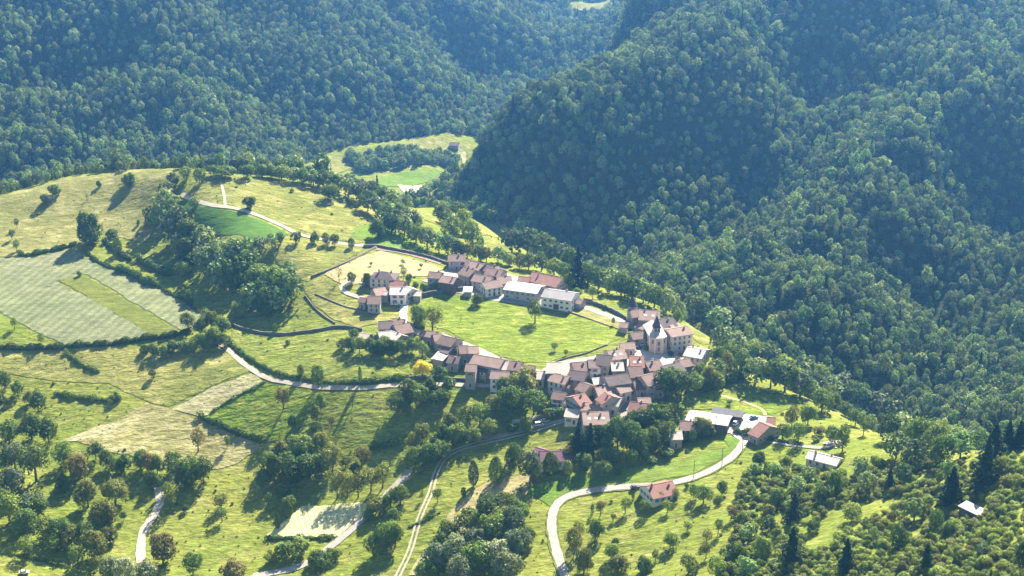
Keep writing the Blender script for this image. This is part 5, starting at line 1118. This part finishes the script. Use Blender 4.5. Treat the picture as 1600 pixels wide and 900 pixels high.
# ------------------------------------------------------------------ hedges, dry stone walls, poles, cars, bales
_mr = np.random.RandomState(8)
def hedge(s, wd, ht, tone, label, group='hedges along the field boundaries', gap=0.0):
    wd *= 1.2; ht *= 1.25
    c = smooth_line(wpoly(s), 1.0); n = max(200, int(len(c) * wd * ht * 26 / 1.0)); n = min(n, 30000)
    i = _mr.randint(0, len(c) - 1, n); base = np.array([(q.x, q.y) for q in c])
    lump = 1 + .35 * np.sin(np.arange(len(c)) * .55 + _mr.uniform(0, 6)) + .25 * np.sin(np.arange(len(c)) * 1.3 + 1); lump = np.clip(lump, .35, 1.6)
    if gap: lump *= (np.sin(np.arange(len(c)) * .21 + _mr.uniform(0, 6)) > gap - 1)
    keep = lump[i] > .05; i = i[keep]; n = len(i)
    d = sph(_mr, n, .25); r = lump[i]
    x = base[i, 0] + d[:, 0] * wd / 2 * r + _mr.uniform(-.4, .4, n); y = base[i, 1] + d[:, 1] * wd / 2 * r + _mr.uniform(-.4, .4, n)
    z = hz(x, y) + np.clip(ht * .5 * r * (1 + d[:, 2] * _mr.uniform(.8, 1.05, n)), .05, None)
    V, Fq = leaf_quads(np.column_stack([x, y, z]), d + _mr.normal(size=d.shape) * .4, .62, _mr)
    # woody core so that light does not pass
    o = link('hedge', mesh_np('hedge', V, Fq, [FOL[tone]])); tag(o, label, 'hedge', group); return o
DRYST = plain_mat('dark lichened dry stone', (.10, .09, .08, 1), (.17, .15, .13, 1), 1.1, .95, .7, .1)
def wall_line(s, wd, ht, label, mat=None, group='stone walls', name='stone_wall'):
    c = smooth_line(wpoly(s), 1.5); V = []; Fs = []
    for k, p in enumerate(c):
        dd = (c[min(k + 1, len(c) - 1)] - c[max(k - 1, 0)]).normalized(); nx, ny = -dd.y * wd / 2, dd.x * wd / 2; hh = ht * _mr.uniform(.88, 1.1)
        z = float(hz(p.x, p.y))
        V += [(p.x - nx, p.y - ny, z - .5), (p.x - nx * .8, p.y - ny * .8, z + hh), (p.x + nx * .8, p.y + ny * .8, z + hh), (p.x + nx, p.y + ny, z - .5)]
    for k in range(len(c) - 1):
        a, b = 4 * k, 4 * k + 4
        for j in range(3): Fs.append((a + j, a + j + 1, b + j + 1, b + j))
    Fs += [(3, 2, 1, 0), tuple(4 * (len(c) - 1) + j for j in range(4))]
    o = link(name, mesh_np(name, V, Fs, [DRYST])); tag(o, label, 'wall', group); return o
for a in (
 ('30,398 40,400 50,399 75,393 98,388 120,382', 1.8, 1.6, 'dark', 'dark hedge along the lower border of the yellow meadow, left of the big corner tree'),
 ('164,380 172,386 182,393 192,402 206,408', 2.2, 1.9, 'dark', 'upper terrace hedge right under the big corner tree'),
 ('215,407 226,413 238,419 252,426 266,431', 2.6, 2.2, 'dark', 'thick hedge on the middle terrace below the wooded bank'),
 ('134,392 142,401 152,409 172,418 186,424', 1.4, 1.3, 'dark', 'thin hedge along the upper right border of the pale sown field'),
 ('186,424 200,427 212,433 226,441 246,448', 3.0, 2.4, 'dark', 'bulky dark hedge on the right border of the pale sown field'),
 ('248,449 262,458 278,466 292,473 312,490', 1.3, 1.2, 'dark', 'thin hedge continuing down to the lower corner of the pale sown field'),
 ('-30,546 0,545 40,546 80,545 120,542 165,540 200,535 232,530 262,527 300,518', 2.2, 1.8, 'dark', 'long dark hedge line under the pale fields at the left'),
 ('102,552 112,560 122,568 138,577 156,583', 1.6, 1.2, 'dark', 'short curved hedge in the large mown field'),
 ('88,616 104,619 122,622 140,624 160,626 176,627', 1.8, 1.5, 'mid', 'hedge bank leading to the dark bush in the left fields'),
 ('312,652 328,660 348,668 370,678 390,684 412,692', 2.0, 1.6, 'dark', 'dark hedge between half mown meadow and green pasture'),
 ('414,598 396,608 376,617 350,632 330,646', 1.0, .8, 'dark', 'low hedge on the right border of the mown strip'),
 ('358,538 382,556 402,570 424,581 446,588 474,593 502,598 526,600 552,599', 1.5, 1.2, 'dark', 'hedge following the upper side of the lane'),
 ('552,599 580,598 612,594 640,592', 2.0, 1.5, 'dark', 'thick hedge along the lane below the green slope'),
 ('416,842 450,842 490,842 524,841', 1.4, 1.2, 'dark', 'low hedge along the lower side of the plot of drying rows'),
 ('580,700 600,698 622,694', 2.0, 1.6, 'dark', 'short hedge in the pasture right of the lower wood'),
 ('1086,612 1100,612 1116,606 1140,598 1164,590', 2.6, 2.4, 'dark', 'long clipped dark hedge along the top of the bright meadow'),
 ('1150,676 1165,680 1185,684', 2.4, 2.0, 'dark', 'dark hedge closing the gravel farm yard towards the road'),
 ('1200,688 1230,692 1256,696', 1.6, 1.2, 'dark', 'low hedge along the path right of the farm'),
 ('16,866 50,872 80,880 110,888', 1.3, .9, 'mid', 'low hedge on the lower left lawn'),
 ('880,642 900,652 920,660 940,672', 2.0, 1.6, 'mid', 'garden hedge at the foot of the village'),
 ('960,664 985,668 1010,668', 3.0, 3.0, 'dark', 'high dark hedge below the red brown garden house'),
 ('926,790 926,800 918,820', .8, .7, 'mid', 'little ragged hedge inside the road bend'),
 ('640,824 660,815 690,800', .9, .7, 'mid', 'ragged hedge beside the dirt track'),
): hedge(*a)
for a in (
 ('362,508 372,513 390,518 410,522 440,524 470,521 500,517 520,513 545,513 566,517', .9, 1.5, 'long curved retaining wall below the wooded bank'),
 ('568,387 588,386 604,389 640,396 672,404 702,414', 1.3, 1.6, 'long dark wall along the upper border of the sandy field'),
 ('588,387 560,402 530,416 506,426 486,434', .9, 1.0, 'dry stone wall on the left border of the sandy field'),
 ('640,470 660,464 690,458 716,455 732,454', 1.0, 2.2, 'retaining wall at the upper left border of the village green'),
 ('636,506 650,510 664,514', .9, 1.5, 'wall beside the lane at the left end of the village green'),
 ('492,460 515,470 540,480 565,486 585,494', .5, .7, 'thin wall crossing the yellowish slope below the curved drive'),
 ('476,462 490,480 508,496 524,506', .5, .7, 'low wall between wooded bank and yellowish slope'),
 ('912,470 930,476 950,484 970,494 978,500', 1.0, 1.8, 'long wall along the lane from the grey barn to the turret'),
 ('986,503 994,510 1000,516', .9, 2.2, 'manor garden wall below the turret'),
 ('874,484 895,490 920,499 945,508 975,518', .4, .6, 'low fence wall between village green and dry grass'),
 ('1070,612 1086,615 1098,612', .9, 1.3, 'short wall at the left end of the clipped hedge'),
 ('640,592 670,592 700,593 740,596 776,598', .9, 1.4, 'wall along the lane under the lower row of houses'),
 ('836,660 860,654 884,646', .7, 1.0, 'wall beside the path to the lowest houses'),
 ('868,566 890,559 915,553 932,546 950,539', .5, .7, 'wall at the lower right border of the village green'),
): wall_line(*a)

def pole_mesh():
    m = MB(); m.cone((0, 0, -.6), (0, 0, 8.6), .16, .11, 8); return m.mesh('mast', plain_mat('grey weathered pole wood', (.12, .10, .085, 1), (.17, .145, .12, 1), 2, .9, .3, .02))
def cross_mesh():
    m = MB(); m.box((0, 0, 8.1), (1.6, .12, .14), 0)
    for x in (-.7, 0, .7): m.cone((x, 0, 8.17), (x, 0, 8.4), .05, .07, 7, 1)
    return m.mesh('crossarm', DOORM, FRAME)
PM, XM = pole_mesh(), cross_mesh()
for u, v, lab in ((1128, 728, 'utility pole at the sharp upper bend of the road'), (1084, 747, 'utility pole beside the road right of the red roofed villa'), (1160, 704, 'utility pole on the road just below the gravel yard'),
                  (1118, 676, 'utility pole at the front of the olive shrubs by the farm')):
    p = at(u, v); r = empty('utility_pole', p, .6); tag(r, lab, 'utility pole', 'utility poles along the road'); link('mast', PM, r); link('crossarm', XM, r)
def paint(n, c): return plain_mat(n, c, tuple(min(1, q * 1.1) for q in c[:3]) + (1,), 2, .3, .0, .0, spec=.5)
PAINT = {'white': paint('white car paint', (.72, .72, .70, 1)), 'black': paint('black car paint', (.025, .025, .03, 1)), 'silver': paint('silver car paint', (.42, .43, .45, 1)), 'red': paint('red car paint', (.35, .03, .03, 1)), 'blue': paint('blue car paint', (.05, .09, .22, 1))}
RUB = plain_mat('tyre rubber', (.02, .02, .02, 1), (.03, .03, .03, 1), 3, .9, .1, .01)
def loft(prof, halfw, m, mi=0):
    """side profile (x,z) swept across y, with a narrower top"""
    V = []
    for y in (-1, 1):
        for x, z, k in prof: V.append((x, y * halfw * k, z))
    n = len(prof); m.poly(V, [tuple(range(n))[::-1], tuple(range(n, 2 * n))] + [(i, (i + 1) % n, n + (i + 1) % n, n + i) for i in range(n)][::1], mi)
def car_parts(van=False):
    b = MB(); top = 1.55 if van else 1.0
    loft([(-2.1, .35, 1), (2.1, .35, 1), (2.15, .7, 1), (1.9, .9, .98), (-2.0, 1.0, .98), (-2.15, .75, 1)], .88, b)
    c = MB()
    if van: loft([(-2.0, 1.003, .95), (1.2, 1.003, .95), (.6, 1.9, .86), (-1.95, 1.95, .86)], .88, c)
    else: loft([(-1.75, 1.003, .95), (.95, 1.003, .95), (.35, 1.46, .80), (-1.2, 1.48, .80)], .88, c)
    r = MB()
    if van: r.box((-.7, 0, 1.98), (2.5, 1.5, .06))
    else: r.box((-.42, 0, 1.50), (1.5, 1.36, .05))
    w = MB(); w.cone((0, -.1, 0), (0, .1, 0), .33, .33, 14)
    h = MB(); h.box((0, 0, 0), (.06, .36, .16))
    return b.mesh('body', PAINT['white']), c.mesh('windows', GLASS), r.mesh('roof', PAINT['white']), w.mesh('wheel', RUB), h.mesh('headlight', FRAME)
CARM = {False: car_parts(), True: car_parts(True)}
def car(u, v, rz, col, label, van=False):
    p = at(u, v); z = float(hz(p.x, p.y)) + .36; r = empty('parked_van' if van else 'parked_car', (p.x, p.y, z), rz); tag(r, label, 'van' if van else 'car', 'vehicles parked in the village')
    b, c, t, wl, hl = CARM[van]
    for nm, me in (('body', b), ('windows', c), ('roof', t)):
        o = link(nm, me, r)
        if nm != 'windows': o.material_slots[0].link = 'OBJECT'; o.material_slots[0].material = PAINT[col]
    for x in (-1.3, 1.3):
        for y in (-.82, .82): link('wheel', wl, r, (x, y, .33))
    for y in (-.6, .6): link('headlight', hl, r, (2.14, y, .72))
for a in (
 (619, 477, .3, 'white', 'white car parked before the white two storey house by the lane'),
 (566, 447, 1.2, 'white', 'white car parked on the drive beside the dark round tree', ),
 (996, 546, .4, 'black', 'black car parked on the left of the village square'),
 (990, 552, 1.0, 'silver', 'silver car parked at the left end of the village square'),
 (1002, 541, .2, 'white', 'white car parked at the top of the village square'),
 (1064, 556, .9, 'red', 'red car parked in front of the inn side of the square'),
 (842, 666, .4, 'white', 'white van standing below the lowest houses left of the path', True),
 (852, 660, .2, 'silver', 'silver car beside the white van below the lowest houses'),
 (690, 555, 2.6, 'white', 'white car in the shade below the lower row'),
 (1178, 655, .4, 'blue', 'blue car on the gravel yard near the red farm building'),
 (1150, 664, 1.0, 'white', 'white van on the gravel yard before the cattle barn', True),
 (992, 764, .3, 'black', 'black car at the road beside the red roofed villa'),
 (1090, 563, .5, 'black', 'black car on the road in front of the inn'),
 (700, 600, .1, 'silver', 'silver car on the lane under the lower row'),
 (38, 897, .2, 'white', 'white car at the bottom left corner below the lawn'),
): car(*a)
BALEM = plain_mat('white bale wrap', (.60, .60, .58, 1), (.70, .70, .68, 1), 3, .4, .2, .03, spec=.4)
bm_ = MB(); bm_.cone((0, -.6, .6), (0, .6, .6), .6, .6, 16); bale_me = bm_.mesh('bale', BALEM)
for k, (u, v) in enumerate(((1122, 652), (1128, 654), (1134, 655), (1141, 656), (1148, 656), (1154, 655), (1160, 657))):
    p = at(u, v); o = link('wrapped_bale', bale_me, None, (p.x, p.y, float(hz(p.x, p.y)) + .3)); o.rotation_euler = (0, 0, .3 + .4 * k)
    tag(o, ORD[k] + ' white wrapped bale from the left beside the dark open shed', 'bale', 'wrapped bales in the farm yard')
rs = np.random.RandomState(11)
LITE = [lite(i) for i in range(7)]
protos = [proto_tree('woodland_tree', k, 0, 'wood' if i % 7 != 5 else 'grey', (1, 1)) for i, k in enumerate(LITE)] + [proto_tree('woodland_tree', 'c', 0, 'fir', (.6, 1.25))]
rows = list(REST)
for y0, y1, sp in ((560, 1000, 6.1), (1000, 1400, 6.2), (1400, 2100, 6.9), (2100, 3200, 9.0)):
    X, Y = hexpts(-.46 * y1, .46 * y1, y0, y1, sp, rs)
    ok = (np.abs(X / Y) < .46) & (Y > rim_y(X, Y) * 1.004); X, Y = X[ok], Y[ok]
    ok = ~inpoly(X, Y, VALLEY) & ~inpoly(X, Y, TERRACE) & ~inpoly(X, Y, FARV) & ~inpoly(X, Y, MEAD2); X, Y = X[ok], Y[ok]
    big = np.sin(X * .021 + 1.3) * np.sin(Y * .017 + .4) + .6 * np.sin(X * .05 - Y * .043)
    s = sp / 7.8 * (.84 + .15 * big) * np.exp(rs.normal(0, .25, len(X))) * .9
    h = s * rs.uniform(.95, 1.35, len(X)) * 1.12
    for q in zip(X, Y, hz(X, Y) - .3, s, h, rs.uniform(0, 6.28, len(X)), np.where(rs.uniform(size=len(X)) < .05, 7, rs.randint(0, 7, len(X)))): rows.append(q)
# wooded strips on the far valley floor
for s_, n in (('556,250 600,240 640,240 690,246 720,252 715,266 690,262 640,264 590,268 558,272', 190), ('690,282 715,276 715,292 690,306 660,306 668,296', 60), ('540,246 556,240 560,256 545,262', 10)):
    pg = wpoly(s_, 1250); xs = [p.x for p in pg]; ys = [p.y for p in pg]; X = rs.uniform(min(xs), max(xs), n * 5); Y = rs.uniform(min(ys), max(ys), n * 5); ok = inpoly(X, Y, pg); X, Y = X[ok][:n], Y[ok][:n]
    for x, y in zip(X, Y): rows.append((x, y, float(hz(x, y)) - .3, rs.uniform(.7, 1.1), rs.uniform(.8, 1.3), rs.uniform(0, 6), rs.randint(0, 7)))
print('forest trees', len(rows))
scatter('forest', rows, protos, 'dense green deciduous forest covering the mountain slopes around the village', 'forest')
def build_haze():
    m = MB(); zlo = float(GZ.min()) - 1.0; zhi = max(float(GZ.max()) + 22, CAM_Z + 10)
    m.box((0, 1810, (zlo + zhi) / 2), (4700, 3700, zhi - zlo))
    mat = bpy.data.materials.new('pale blue air'); mat.use_nodes = True; t = mat.node_tree; t.nodes.clear()
    out = t.nodes.new('ShaderNodeOutputMaterial'); pv = t.nodes.new('ShaderNodeVolumePrincipled')
    pv.inputs['Color'].default_value = (.15, .45, 1.0, 1); pv.inputs['Density'].default_value = HAZE_DENSITY; pv.inputs['Anisotropy'].default_value = .70
    t.links.new(pv.outputs[0], out.inputs['Volume'])
    o = link('haze', m.mesh('haze', mat)); tagk(o, 'stuff'); tag(o, 'thin bluish summer haze filling the valley air', 'haze')
build_haze()
